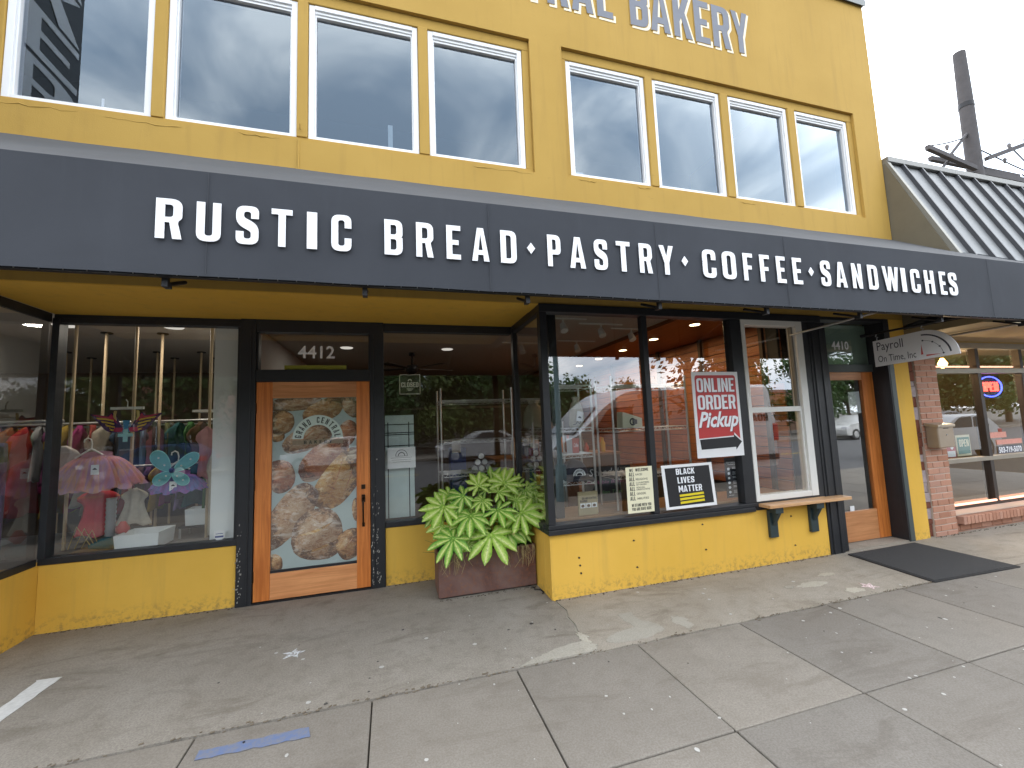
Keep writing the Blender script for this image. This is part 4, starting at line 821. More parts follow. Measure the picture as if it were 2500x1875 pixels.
for i, (px_, py_, y, rad, ang, up) in enumerate(LV):
    hub = plant_pt(px_, py_, y); nv = (CAM-hub).normalized()*(1-up*.55)+Vector((0, 0, up)); nv.normalize()
    tip = Vector((math.cos(R(ang)), 0, math.sin(R(ang)))); tip = (tip-nv*tip.dot(nv)).normalized(); side = tip.cross(nv)
    o = bpy.data.objects.new('leaf', LMS[i % len(LMS)]); COL.objects.link(o); o.parent = PN
    mt = Matrix((side, tip, nv)).transposed().to_4x4() @ Matrix.Diagonal((rad*1.1*(.9+.25*((i*7) % 5)/4), rad*1.1, rad*1.1, 1)); mt.translation = hub-ORG[PN.name]; o.matrix_local = mt
    root = Vector((.55+.7*((px_-350)/950), .57, .37)); mid = (root*.45+hub*.55)+Vector((0, .06, .06)) - nv*.04
    MB().tube([root, mid, hub-nv*.01], [.008, .006, .005], 6).build('stalk', stm, PN)
dg = MB(); rr = random.Random(12)
for cx, n in ((.56, 14), (.62, 8), (1.25, 22), (1.32, 8), (1.12, 6), (.44, 5), (.5, 4)):
    for k in range(n):
        x = cx+rr.gauss(0, .03); x = min(1.37, x); ln = rr.uniform(.05, .2); y0 = .39
        dg.tube([(x, y0+.02, .40), (x+rr.uniform(-.01, .01), y0-.018, .40), (x+rr.gauss(0, .02), y0-.024-rr.random()*.02, .40-ln*.5), (x+rr.gauss(0, .035), y0-.022-rr.random()*.03, .40-ln)], [.0025, .0025, .002, .001], 4, mi=rr.choice([0, 0, 1]))
dg.build('dry_grass', [flat('straw', (.42, .33, .16), .8), flat('brown_straw', (.20, .12, .06), .8)], PN, kind='stuff')
gr = MB(); 
for k in range(240):
    x = rr.uniform(.45, 1.33); y = rr.uniform(.42, .72); hgt = rr.uniform(.08, .3); dx = rr.gauss(0, .08); dy = rr.gauss(-.05, .06)
    gr.tube([(x, y, .355), (x+dx*.4, y+dy*.3, .36+hgt*.7), (x+dx, y+dy, .36+hgt)], [.003, .0025, .0008], 4)
gr.build('grass', flat('planter_grass', (.05, .12, .025), .7), PN, kind='stuff')
cb = MB(); cb.tube([(1.30, .36, .006), (1.33, .33, .006), (1.31, .29, .008), (1.36, .27, .006), (1.372, .20, .006), (1.35, .17, .006)], .006, 6); cb.build('cable_scrap', M['ink'], None, 'curl of black cable on the ground between planter and bay', 'cable')

# ================================================================== SIGNS IN THE WINDOWS
def uv(x0, x1, z0, z1, y): return lambda u, v, d: (x0+(x1-x0)*u, y+d, z1-(z1-z0)*v)
red = flat('sign_red', (.50, .045, .045), .45, 0, .04)
so = empty('order_pickup_sign', (3.34, -.01, 1.16), 'tall red and white ONLINE ORDER Pickup sign with black arrow', 'sign')
f = uv(3.038, 3.634, 1.163, 2.061, -.016); UV = lambda p: [(u, v) for u, v in p]
MB().prism([(0, 0), (1, 0), (1, 1), (0, 1)], f, 0, .005).build('panel', M['paper'], so)
MB().prism(rounded([(.06, .04, .05), (.94, .04, .05), (.94, .86, .05), (.06, .86, .05)]), f, -.001, -.0001).build('field', red, so)
sh = flat('sign_shadow_print', (.16, .02, .025), .5)
for dx, dv, mat, dd, nm in ((.012, .008, sh, -.0018, 'lettering_shadow'), (0, 0, M['letter'], -.003, 'lettering')):
    mb = MB()
    ff = lambda u, v, d: f(u+dx, 1-v+dv, d+dd)
    put_word(mb, 'ONLINE', .09, .90, .76, .925, ff, 0, .0006, 0, .07); put_word(mb, 'ORDER', .09, .90, .555, .725, ff, 0, .0006, 0, .07)
    put_text(mb, 'Pickup', .07, .93, .29, .53, ff, 0, shear=.35, offset=.03)
    mb.build(nm, mat, so, recalc=False)
mb = MB(); arrow = [(.07, .79), (.80, .775), (.80, .745), (.965, .835), (.83, .925), (.83, .895), (.09, .905)]
mb.prism([((u-.5)*1.05+.5, (v-.838)*1.22+.838) for u, v in arrow], f, -.0025, -.0012).build('arrow_edge', M['paper'], so)
MB().prism(arrow, f, -.004, -.0027).build('arrow', M['ink'], so)

sb = empty('black_lives_matter_sign', (2.98, .06, .66), 'black lawn sign with white border reading BLACK LIVES MATTER', 'sign')
FB = uv(2.607, 3.216, .680, 1.117, -.014)
f = lambda u, v, d: (FB(u, v, d)[0]+.03*(v-.5), FB(u, v, d)[1], FB(u, v, d)[2])
MB().prism([(0, 0), (1, 0), (1, 1), (0, 1)], f, 0, .004).build('panel', M['paper'], sb)
MB().prism([(.06, .07), (.94, .06), (.945, .93), (.06, .94)], f, -.001, -.0001).build('field', M['ink'], sb)
mb = MB(); ff = lambda u, v, d: f(u, 1-v, d-.002)
put_word(mb, 'BLACK', .27, .635, .77, .905, ff, 0, .0008, 0, .1); put_word(mb, 'LIVES', .28, .61, .57, .71, ff, 0, .0008, 0, .1); put_word(mb, 'MATTER', .28, .74, .37, .515, ff, 0, .0008, 0, .1); mb.build('lettering', M['letter'], sb)
mb = MB()
for v in (.675, .755, .835): mb.prism([(.285, v+.01), (.76, v-.01), (.765, v+.04), (.285, v+.06)], f, -.002, -.0012)
mb.build('bars', flat('sign_yellow', (.75, .60, .02), .5), sb)

sw = empty('welcome_sign', (2.39, .06, .68), 'cream poster reading WE WELCOME ALL in black letters', 'sign')
f = uv(2.195, 2.489, .685, 1.124, -.010)
MB().prism([(0, 0), (1, 0), (1, 1), (0, 1)], f, 0, .003).build('panel', M['cream'], sw)
mb = MB(); ff = lambda u, v, d: f(u, 1-v, d-.0015)
put_word(mb, 'WE', .13, .27, .90, .965, ff, 0, .0008); put_word(mb, 'WELCOME', .36, .86, .90, .965, ff, 0, .0008)
for i, tx in enumerate(('RACES', 'RELIGIONS', 'COUNTRIES OF ORIGIN', 'SEXUAL ORIENTATIONS', 'GENDERS', 'ABILITIES')):
    v = .80-i*.105; put_word(mb, 'ALL', .11, .31, v, v+.085, ff, 0, .0008)
    if ' ' in tx:
        a_, *b_ = tx.split(' '); put_text(mb, a_, .36, .36+.055*len(a_), v+.045, v+.08, ff, 0); b_ = ' '.join(b_); put_text(mb, b_, .36, .36+.043*len(b_), v, v+.035, ff, 0)
    else: put_text(mb, tx, .36, .36+.05*len(tx), v+.01, v+.055, ff, 0)
mb.build('lettering', M['ink'], sw, recalc=False); mb = MB()
for i, tx in enumerate(('WE STAND WITH YOU', 'YOU ARE SAFE HERE')):
    x = .15
    for k, w_ in enumerate(tx.split(' ')):
        wd = .045*len(w_); put_word(mb, w_, x, x+wd, .135-i*.085, .20-i*.085, ff, 0, .0008); x += wd+.035
mb.build('lettering', M['ink'], sw, recalc=False)

sg = empty('guidelines_sign', (3.61, .12, .70), 'black cafe guidelines notice with white icons below the red sign', 'sign')
f = uv(3.485, 3.745, .703, 1.133, .116)
MB().prism([(0, 0), (1, 0), (1, 1), (0, 1)], f, 0, .004).build('panel', flat('notice_black', (.025, .025, .032), .5), sg)
mb = MB(); ff = lambda u, v, d: f(u, 1-v, d-.0015); put_text(mb, 'NEW CAFE GUIDELINES', .08, .92, .86, .90, ff, 0, offset=.02)
mb.prism([(.15, .825), (.8, .825), (.8, .833), (.15, .833)], ff, 0, .0005)
for i in range(6):
    v = .72-i*.115; n = [10, 6, 5, 12, 8, 6][i]
    mb.prism([(.17+.07*math.cos(t), v+.035*math.sin(t)) for t in (2*math.pi*k/n+.4 for k in range(n))], ff, 0, .0005)
    for j, l in enumerate((.5, .42, .36)[:2+i % 2]): mb.prism([(.36, v+.028-j*.028), (.36+l, v+.028-j*.028), (.36+l, v+.038-j*.028), (.36, v+.038-j*.028)], ff, 0, .0005)
mb.prism([(.1, .06), (.35, .06), (.35, .07), (.1, .07)], ff, 0, .0005); mb.build('print', M['letter'], sg, recalc=False)

sc_ = empty('closed_sign', (.21, 1.005, 1.95), 'square olive CLOSED sign with cream border in the recess window', 'sign')
f = uv(.10, .323, 1.957, 2.176, 1.003)
MB().prism(rounded([(0, 0, .03), (1, 0, .03), (1, 1, .03), (0, 1, .03)]), f, 0, .003).build('panel', flat('closed_cream', (.78, .76, .62), .6), sc_)
MB().prism([(.035, .035), (.965, .035), (.965, .965), (.035, .965)], f, -.001, -.0001).build('field', flat('closed_olive', (.055, .05, .03), .6), sc_)
mb = MB(); ff = lambda u, v, d: f(u, 1-v, d-.002); put_word(mb, 'CLOSED', .09, .91, .36, .60, ff, 0, .0008, 0, .08)
mb.prism([(.5+.1*math.cos(t), .66+.11*math.sin(t)) for t in (math.pi*k/12 for k in range(13))]+[(.5+.05*math.cos(t), .66+.06*math.sin(t)) for t in (math.pi*k/12 for k in range(12, -1, -1))], ff, 0, .0008)
for v, a_ in ((.27, .16), (.22, .13), (.18, .08)): mb.prism([(.5-a_, v), (.5+a_, v), (.5+a_, v+.02), (.5-a_, v+.02)], ff, 0, .0008)
mb.build('lettering', flat('closed_print', (.88, .86, .74), .6), sc_); MB().tube([(.21, 1.0, 2.165), (.21, 1.003, 2.19)], .012, 10).build('suction_cup', M['glass'], sc_)

sn = empty('paper_notice', (.11, 1.005, 1.16), 'white paper notice with half circle logo taped in the recess window', 'notice')
f = uv(-.031, .256, 1.168, 1.388, 1.004); MB().prism([(0, 0), (1, .0), (1.01, 1), (0, 1)], f, 0, .001).build('sheet', M['paper'], sn)
mb = MB(); ff = lambda u, v, d: f(u, 1-v, d-.0008)
for r0, r1 in ((.20, .22), (.10, .13)): mb.prism([(.5+r1*math.cos(t), .60+r1*1.35*math.sin(t)) for t in (math.pi*k/14 for k in range(15))]+[(.5+r0*math.cos(t), .60+r0*1.35*math.sin(t)) for t in (math.pi*k/14 for k in range(14, -1, -1))], ff, 0, .0004)
mb.prism([(.28, .595), (.72, .595), (.72, .575), (.28, .575)], ff, 0, .0004)
for v, a_ in ((.50, .38), (.40, .36), (.30, .32)): mb.prism([(.5-a_, v), (.5+a_, v), (.5+a_, v+.015), (.5-a_, v+.015)], ff, 0, .0004)
mb.build('print', flat('grey_ink', (.12, .12, .13), .6), sn)
bd = empty('pale_board', (.1, 1.12, .4), 'pale blue board ruled with black lines behind the recess window', 'board')
box('panel', -.055, .25, 1.10, 1.112, .64, 1.735, flat('board_pale', (.52, .62, .60), .5), bd)
mb = MB()
for z in (1.63, 1.54, 1.52, 1.40): mb.box(-.055, .25, 1.094, 1.0995, z, z+.009)
for x in (-.03, .19): mb.box(x, x+.01, 1.093, 1.0938, .64, 1.66)
mb.build('lines', M['ink'], bd)
sk = empty('security_sticker', (-1.56, 1.002, .585), 'small white shield shaped sticker in the corner of the costume window', 'sticker')
mb = MB(); shp = rounded([(-.045, .05, .01), (0, .058, .01), (.045, .05, .01), (.045, -.01, .02), (0, -.055, .01), (-.045, -.01, .02)]); F2 = lambda u, v, d: (-1.56+u, 1.0015+d, .645+v)
mb.prism(shp, F2, 0, .001).build('shield', M['paper'], sk)
mb = MB(); mb.prism([(-.035, -.012), (.035, -.012), (.035, .005), (-.035, .005)], F2, -.0015, -.0005); mb.prism([(-.03, .02), (.03, .02), (.03, .026), (-.03, .026)], F2, -.0015, -.0005); mb.build('print', flat('blue_ink', (.05, .07, .25), .5), sk)
for i, (x, z, w_, h_) in enumerate(((-1.475, 2.12, .03, .045),)):
    box('paper_scrap', x, x+w_, 1.0005, 1.0015, z, z+h_, M['paper'], None, label='torn white paper scrap stuck high on the costume window', cat='paper')
box('window_batten', .01, .052, .13, .15, 4.14, 4.42, flat('batten_pale', (.55, .62, .58), .6), None, label='upright pale board standing inside the third upper window', cat='board')
box('window_batten', -2.155, -2.142, .13, .14, 4.14, 4.27, M['paper'], None, label='thin white stick standing inside the leftmost upper window', cat='stick')
box('window_sticker', 1.885, 1.985, .103, .105, 4.15, 4.20, flat('sticker_grey', (.45, .5, .53), .5), None, label='small pale sticker in lower corner of the fifth upper window', cat='sticker')

# ================================================================== BAKERY INTERIOR
def wire_shelf(name_label, x0, x1, y0, y1, levels, top, base, group='wire shelving units'):
    t = empty('wire_shelf_unit', ((x0+x1)/2, (y0+y1)/2, base), name_label, 'shelf', group)
    for x in (x0, x1):
        for y in (y0, y1): MB().tube([(x, y, base), (x, y, top)], .0125, 8).build('post', M['chrome'], t)
    for z in levels:
        mb = MB()
        for y in (y0, y1):
            mb.tube([(x0, y, z), (x1, y, z)], .004, 6); mb.tube([(x0, y, z-.035), (x1, y, z-.035)], .004, 6); n = int((x1-x0)/.035)
            mb.tube([(x0+(x1-x0)*i/n, y, z-.035*(i % 2)) for i in range(n+1)], .003, 5)
        for x in (x0, x1): mb.tube([(x, y0, z), (x, y1, z)], .004, 6); mb.tube([(x, y0, z-.035), (x, y1, z-.035)], .004, 6)
        for i in range(1, 12): y = y0+(y1-y0)*i/12; mb.tube([(x0, y, z+.003), (x1, y, z+.003)], .0022, 4)
        mb.build('shelf', M['chrome'], t)
    return t
box('window_counter', 1.5, 4.5, .12, .62, .62, .675, wood('ledge_wood', (.30, .15, .06), (.42, .23, .10), 'x', .4), B)
wire_shelf('chrome wire shelf unit standing tall behind the middle bay mullion', 2.21, 3.12, .20, .55, (1.02, 1.50, 1.955), 2.05, .676)
wire_shelf('low chrome wire shelf unit in the left end of the bay', 1.62, 1.985, .22, .52, (1.0, 1.265, 1.525, 1.96), 1.99, .676)
wire_shelf('empty chrome wire shelf unit behind the plant in the recess window', .58, 1.46, 1.35, 1.75, (.55, 1.03, 1.42, 1.905), 2.05, .02)
wire_shelf('chrome wire shelf unit stacked with goods seen through the bay side', 1.66, 2.05, 1.15, 1.9, (.5, .85, 1.18, 1.52), 1.60, .02)
def lathe(mb, x, y, prof, n=14, mi=0): mb.tube([(x, y, z) for z, r in prof], [max(r, .001) for z, r in prof], n, mi)
cl = flat('natural_cotton', (.52, .47, .37), .9, 0, .12, 25, .3, 200)
def bag(x, y, z, w_, h_, label, mat, name='cotton_bag'):
    mb = MB(); vs = []; fs = []; n = 16; lv = [(0, .9), (.08, 1.0), (.35, 1.02), (.6, .9), (.78, .66), (.86, .42), (.92, .5), (1.0, .62)]
    for t, k in lv:
        for i in range(n):
            a = 2*math.pi*i/n; j = 1+.10*math.sin(5*a+9*t)+.06*math.sin(9*a); vs.append((x+w_/2*k*j*math.cos(a), y+w_*.28*k*j*math.sin(a), z+h_*t))
    for q in range(len(lv)-1):
        for i in range(n): fs.append((q*n+i, q*n+(i+1) % n, (q+1)*n+(i+1) % n, (q+1)*n+i))
    fs.append(tuple(range(n))[::-1]); mb.add(vs, fs, True)
    t_ = empty(name, (x, y, z), label, 'bag', 'cotton bags'); mb.build('sack', mat, t_); return t_
b1 = bag(1.88, .37, 1.528, .16, .32, 'cream drawstring bag with white swing tag on the low wire shelf', cl)
f = lambda u, v, d: (1.83+u*.985+v*.17, .27+d, 1.60+v*.985-u*.17); MB().prism([(0, 0), (.07, 0), (.07, .10), (0, .10)], f, 0, .002).build('tag', M['paper'], b1)
mb = MB(); mb.prism([(.035+.02*math.cos(t), .03+.02*math.sin(t)) for t in (math.pi*k/8 for k in range(9))], f, -.001, -.0001); mb.build('tag_print', M['ink'], b1)
mb = MB(); mb.tube([(1.80, .285, 1.56), (1.83, .282, 1.565), (1.85, .282, 1.59), (1.87, .28, 1.565), (1.89, .28, 1.60), (1.91, .28, 1.58), (1.935, .285, 1.61)], .004, 5); mb.build('script_print', M['ink'], b1)
bag(1.78, 1.45, 1.525, .28, .36, 'large cream tote bag on the shelf behind the bay side', cl); bag(1.93, 1.62, 1.525, .24, .30, 'cream flour sack behind the large tote bag', cl)
hb = empty('coffee_box', (2.45, .33, 1.505), 'cream gable box with round black logo on the tall wire shelf', 'box')
MB().prism([(2.36, 1.505), (2.60, 1.505), (2.60, 1.60), (2.37, 1.675)], XZ(.27), 0, .12).build('carton', M['cream'], hb, bevel=.002)
mb = MB(); mb.prism([(2.485+.04*math.cos(t), 1.565+.04*math.sin(t)) for t in (2*math.pi*k/20 for k in range(20))], XZ(.267), 0, .002, 0, [[(2.485+.026*math.cos(t), 1.565+.026*math.sin(t)) for t in (2*math.pi*k/20 for k in range(20))]]); mb.prism([(2.48, 1.54), (2.535, 1.54), (2.535, 1.59), (2.48, 1.59)], XZ(.2655), 0, .001); mb.build('logo', M['ink'], hb)
cd = empty('mug_card', (1.79, .33, 1.27), 'pink and grey gift card packet on the low wire shelf', 'card'); box('card', 1.725, 1.785, .30, .31, 1.27, 1.42, flat('card_grey', (.45, .44, .46), .6), cd); box('card', 1.787, 1.86, .299, .309, 1.27, 1.42, flat('card_pink', (.50, .14, .13), .6), cd)
mb = MB(); put_text(mb, 'Coffee', 1.80, 1.85, 1.33, 1.37, XZ(.2975), 0, shear=.3); mb.build('print', M['letter'], cd, recalc=False)
cap = empty('navy_cap', (1.82, .36, 1.0), 'navy cap with white half circle bakery badge on the low wire shelf', 'cap')
nv_ = flat('navy_cloth', (.018, .02, .035), .8); mb = MB(); n = 18; vs = []; fs = []
for t, k in ((0, 1), (.3, 1.0), (.6, .88), (.85, .6), (1.0, .12)):
    for i in range(n): a = 2*math.pi*i/n; vs.append((1.82+.155*k*math.cos(a), .38+.11*k*math.sin(a), 1.005+.20*t))
for q in range(4):
    for i in range(n): fs.append((q*n+i, q*n+(i+1) % n, (q+1)*n+(i+1) % n, (q+1)*n+i))
mb.add(vs, fs, True).build('crown', nv_, cap); MB().prism(rounded([(1.66, .30, .05), (1.98, .30, .05), (1.97, .16, .1), (1.67, .16, .1)]), FL, 1.003, 1.015).build('peak', nv_, cap)
mb = MB(); bdg = [(1.83+.068*math.cos(t), 1.045+.068*math.sin(t)) for t in (math.pi*k/14 for k in range(15))]; mb.prism(bdg, XZ(.262), 0, .003, 0); arc_text(mb, 'GRANDCENTRAL', 1.83, 1.045, .042, .062, math.pi, 0, .2600, 1, .7, 0, .001); mb.prism([(1.83+.03*math.cos(t), 1.048+.025*math.sin(t)) for t in (math.pi*k/10 for k in range(11))], XZ(.2600), 0, .001, 1); mb.build('badge', [M['paper'], M['ink']], cap)
bk_ = empty('cook_book', (1.87, .17, .676), 'tan Grand Central Baking book standing at the bay glass', 'book')
kraft = flat('kraft_cover', (.36, .29, .16), .6); box('cover', 1.757, 1.965, .16, .18, .676, .90, kraft, bk_, bevel=.002); mb = MB(); put_word(mb, 'GRAND', 1.795, 1.865, .826, .846, XZ(.1575), 0, .001); put_word(mb, 'CENTRAL', 1.872, 1.955, .826, .846, XZ(.1575), 0, .001); put_word(mb, 'BAKING', 1.775, 1.85, .80, .82, XZ(.1575), 0, .001); mb.build('title', M['ink'], bk_)
mb = MB(); rr = random.Random(8)
for k in range(3): mb.box(1.775+k*.062, 1.775+k*.062+.055, .1575, .1595, .745, .79, mi=0)
for k in range(3): lathe(mb, 0, 0, [(0, .0)], 4) if False else mb.prism([(1.80+k*.062+.018*math.cos(t), .765+.015*math.sin(t)) for t in (2*math.pi*i/10 for i in range(10))], XZ(.1565), 0, .0008, 1)
mb.build('cover_pictures', [M['paper'], flat('cover_brown', (.12, .06, .03), .6)], bk_)
cb_ = empty('chalkboard', (2.3, .62, .676), 'chalkboard schedule lettered in chalk behind the welcome poster', 'board')
box('board', 2.02, 2.62, .60, .615, .70, 1.08, flat('chalk_black', (.03, .032, .035), .8), cb_); MB().box(1.98, 2.02, .598, .62, .676, 1.10).box(2.62, 2.66, .598, .62, .676, 1.10).build('frame', M['plank'], cb_)
mb = MB(); put_text(mb, 'Schedule', 2.10, 2.52, .98, 1.06, XZ(.597), 0, shear=.2); mb.build('chalk_title', flat('chalk_white', (.5, .5, .5), .8), cb_, recalc=False); mb = MB(); put_text(mb, 'Available Bakery', 2.06, 2.58, .88, .93, XZ(.597), 0, shear=.2); mb.build('chalk_line', flat('chalk_pink', (.45, .12, .25), .8), cb_, recalc=False); mb = MB(); put_text(mb, 'Sun Mon Tues', 2.10, 2.5, .78, .82, XZ(.597), 0, shear=.2); mb.build('chalk_line', flat('chalk_green', (.15, .32, .12), .8), cb_, recalc=False)
# jars, cans, clutter
cans = [('orange', (.60, .22, .03)), ('cream', (.55, .5, .4)), ('yellow', (.55, .40, .05)), ('red', (.42, .06, .04)), ('white', (.6, .6, .6)), ('brown', (.14, .07, .04)), ('green', (.06, .16, .08)), ('grey', (.2, .2, .2))]
k = 0
for zi, z in enumerate((.855, 1.185)):
    for i in range(8):
        nm, c = cans[(i*3+zi*5) % 8]; x = 1.70+.04*(i % 2)+.0; y = 1.20+.085*i
        t_ = empty('tin_can', (x, y, z), f'{nm} tin on the {("second", "third")[zi]} shelf seen through the bay side', 'tin', 'tins on the side shelf'); hgt = .10+.05*((i+zi) % 3)
        mb = MB(); lathe(mb, x, y, [(z, .036), (z+hgt, .036)]); mb.build('body', flat('can_'+nm, c, .4), t_); mb = MB(); lathe(mb, x, y, [(z+hgt, .037), (z+hgt+.008, .034)]); mb.build('lid', M['chrome'], t_)
jr = empty('jar_rack', (1.06, 1.42, 1.03), 'clear rack holding six dark jars on the recess wire shelf', 'rack')
for i, (dx, dz) in enumerate(((0, 0), (.085, 0), (.17, 0), (.04, .075), (.125, .075), (.085, .145))):
    mb = MB(); mb.tube([(.97+dx, 1.36, 1.075+dz), (.97+dx, 1.44, 1.075+dz)], .036, 12); j = mb.build('jar', flat('jar_dark', (.03, .02, .02), .3), jr); mb = MB(); mb.tube([(.97+dx, 1.352, 1.075+dz), (.97+dx, 1.36, 1.075+dz)], .034, 12); mb.build('lid', M['paper'] if i % 2 else M['galv'], jr)
bb = empty('blue_bin', (.86, 2.1, .02), 'tall blue bin topped with white paper inside the bakery', 'bin'); MB().box(.77, .98, 2.0, 2.2, .02, 1.30).build('body', flat('bin_blue', (.02, .04, .19), .5), bb, bevel=.01); box('paper', .79, .91, 1.992, 1.999, 1.24, 1.42, M['paper'], bb)
for i, (x, y, w_, d_, h_, nm, c) in enumerate(((2.7, 3.2, 2.2, .7, 1.05, 'long dark wooden service counter', (.11, .06, .03)), (-.4, 4.2, 1.6, .6, 1.2, 'dark bread display case', (.06, .05, .045)), (1.6, 5.4, 3.0, .5, 2.0, 'tall dark back bar shelving', (.05, .04, .035)))):
    t_ = empty('counter', (x, y, .02), nm+' inside the bakery', 'counter'); box('body', x-w_/2, x+w_/2, y-d_/2, y+d_/2, .02, h_-.04, flat('counter_%d' % i, c, .6), t_); box('top', x-w_/2-.03, x+w_/2+.03, y-d_/2-.03, y+d_/2+.03, h_-.04, h_, flat('counter_top_%d' % i, sc(c, 2.2), .4), t_)
rr = random.Random(33)
for i in range(14):
    x = 1.7+rr.random()*2.1; y = 3.0+rr.random()*.4; h_ = rr.uniform(.1, .32); nm, c = cans[i % 8]
    mb = MB(); lathe(mb, x, y, [(1.05, .04), (1.05+h_*.6, .045), (1.05+h_*.8, .02), (1.05+h_, .02)]); mb.build('bottle', flat('can_'+nm, c, .4), None, f'{nm} bottle on the service counter, number {i+1} from the left' if False else f'{nm} bottle {("nearest", "farther")[i // 8]} on the dark service counter', 'bottle', 'bottles on the service counter')
# metal tea urn behind the pickup sign
ur = empty('glass_jars_stand', (3.32, .42, .676), 'pale crock and dark mugs behind the lawn sign in the bay corner', 'crock'); mb = MB(); lathe(mb, 3.36, .42, [(.676, .06), (.70, .085), (.86, .085), (.90, .06), (.93, .075), (.95, .03)], 18); mb.build('crock', flat('crock_glaze', (.55, .53, .48), .3), ur)
for i in range(4):
    mb = MB(); lathe(mb, 3.22+.085*i, .30, [(.676, .03), (.75, .034)], 12); mb.build('mug', flat('mug_dark', (.04, .035, .03), .3), ur)
# ceiling fan
fn = empty('ceiling_fan', (.35, 3.2, 2.45), 'dark ceiling fan turning above the bakery floor', 'fan'); fn['label'] = 'dark ceiling fan hung above the bakery floor'
mb = MB(); lathe(mb, .35, 3.2, [(2.80, .05), (2.76, .05), (2.74, .015), (2.60, .015), (2.59, .09), (2.50, .10), (2.47, .04)]); mb.build('motor', M['metal_dark'], fn)
for k in range(5):
    a = 2*math.pi*k/5+.3; d = Vector((math.cos(a), math.sin(a), 0)); n_ = Vector((-d.y, d.x, .15)).normalized(); P = [Vector((.35, 3.2, 2.54))+d*s_+n_*w_ for s_, w_ in ((.12, -.03), (.7, -.065), (.72, 0), (.7, .065), (.12, .03))]
    MB().add(P+[p+Vector((0, 0, .008)) for p in P], [(0, 1, 2, 3, 4), (9, 8, 7, 6, 5)]+[(i, (i+1) % 5, (i+1) % 5+5, i+5) for i in range(5)]).build('blade', flat('fan_blade', (.03, .022, .018), .5), fn)
def disc_light(o, e_):
    ld = bpy.data.lights.new('disc_light', 'AREA'); ld.shape = 'DISK'; ld.size = .15; ld.energy = e_; ld.color = (1, .90, .78)
    lo = bpy.data.objects.new('disc_light', ld); COL.objects.link(lo); lo.parent = o; lo.location = (0, 0, -.003)
# downlights in the cedar ceiling: lit
for i in range(5):
    y = .65+.9*i; x = 3.70+.025*i
    t_ = empty('downlight', (x, y, 2.745), f'lit warm recessed downlight, {("nearest", "second", "third", "fourth", "farthest")[i]} in the cedar ceiling', 'lamp', 'downlights')
    mb = MB(); mb.tube([(x, y, 2.744), (x, y, 2.7495)], [.062, .062], 20); mb.build('lens', emit('warm_lens', (1, .74, .42), 6), t_); mb = MB(); mb.tube([(x, y, 2.7460), (x, y, 2.7497)], [.085, .08], 20); mb.build('trim', flat('trim_bronze', (.35, .2, .1), .4), t_)
    ld = bpy.data.lights.new('downlight_beam', 'AREA'); ld.shape = 'DISK'; ld.size = .12; ld.energy = 4.5; ld.color = (1, .66, .34)
    lo = bpy.data.objects.new('downlight_beam', ld); COL.objects.link(lo); lo.parent = t_; lo.location = (0, 0, -.004)
for i, (x, y) in enumerate(((1.95, .75), (2.55, .95), (3.1, 1.15), (2.7, 2.0), (1.9, 2.2), (2.9, 3.4))):
    t_ = empty('track_light', (x, y, 2.60), f'white track light head, number {("one", "two", "three", "four", "five", "six")[i]} counted from the bay glass', 'lamp', 'track lights'); mb = MB(); mb.tube([(x, y, 2.80), (x, y, 2.72)], .012, 8); mb.tube([(x, y+.02, 2.73), (x, y-.03, 2.64)], [.035, .045], 12); mb.build('head', M['whitewood'], t_); MB().box(x-.3, x+.3, y-.012, y+.012, 2.785, 2.80).build('track', M['whitewood'], t_)
for i, (x, y) in enumerate(((.87, 2.82), (-.6, 2.8))):
    mb = MB(); mb.tube([(x, y, 2.79), (x, y, 2.7995)], [.08, .09], 18); disc = mb.build('ceiling_disc', emit('disc_white', (1, .93, .84), .35), None, f'round ceiling light with added glow, {("right", "left", "rear")[i]} one in the bakery', 'lamp', 'round ceiling lights'); disc_light(disc, 1.2)

# ================================================================== COSTUME SHOP INTERIOR
box('display_platform', -8.5, -1.662, 1.07, 2.5, .02, .553, flat('platform_grey', (.16, .15, .14), .7), B); box('display_platform', -8.5, -2.995, .16, 1.07, .019, .553, flat('platform_grey', (.16, .15, .14), .7), B)
box('display_sill', -2.82, -1.662, 1.052, 1.16, .553, .585, M['white_wall'], B)
pole_m = flat('tan_pole', (.46, .35, .22), .5, 0, .1)
poles = [(-3.02, 1.5), (-2.52, 1.51), (-1.83, 1.46), (-3.07, 2.06), (-2.53, 2.04), (-4.2, 3.37), (-4.2, 3.87), (-3.14, 3.31), (-3.155, 3.84), (-2.6, 3.28), (-2.61, 3.82)]
words = ['front row leftmost', 'front row middle', 'front row rightmost', 'second row left', 'second row right', 'third row leftmost', 'fourth row leftmost', 'third row middle', 'fourth row middle', 'third row rightmost', 'fourth row rightmost']
for (x, y), w_ in zip(poles, words):
    base = .554 if y < 2.5 else .02; t_ = empty('shop_pole', (x, y, base), f'tan floor to ceiling pole in the costume shop, {w_}', 'pole', 'costume shop poles')
    MB().tube([(x, y, base), (x, y, 2.797)], .0145, 10).build('shaft', pole_m, t_); MB().tube([(x, y, 2.787), (x, y, 2.7995)], .055, 12).build('flange', M['metal_dark'], t_)
for x0, x1, y, z, nm in ((-4.4, -1.83, 2.05, 1.78, 'front clothes rail across the costume shop'), (-5.2, -1.75, 3.6, 1.78, 'rear clothes rail across the costume shop'), (-5.2, -2.9, 1.2, 1.78, 'clothes rail in the left display bay')):
    MB().tube([(x0, y, z), (x1, y, z)], .014, 8).build('clothes_rail', M['galv'], None, nm, 'rail')
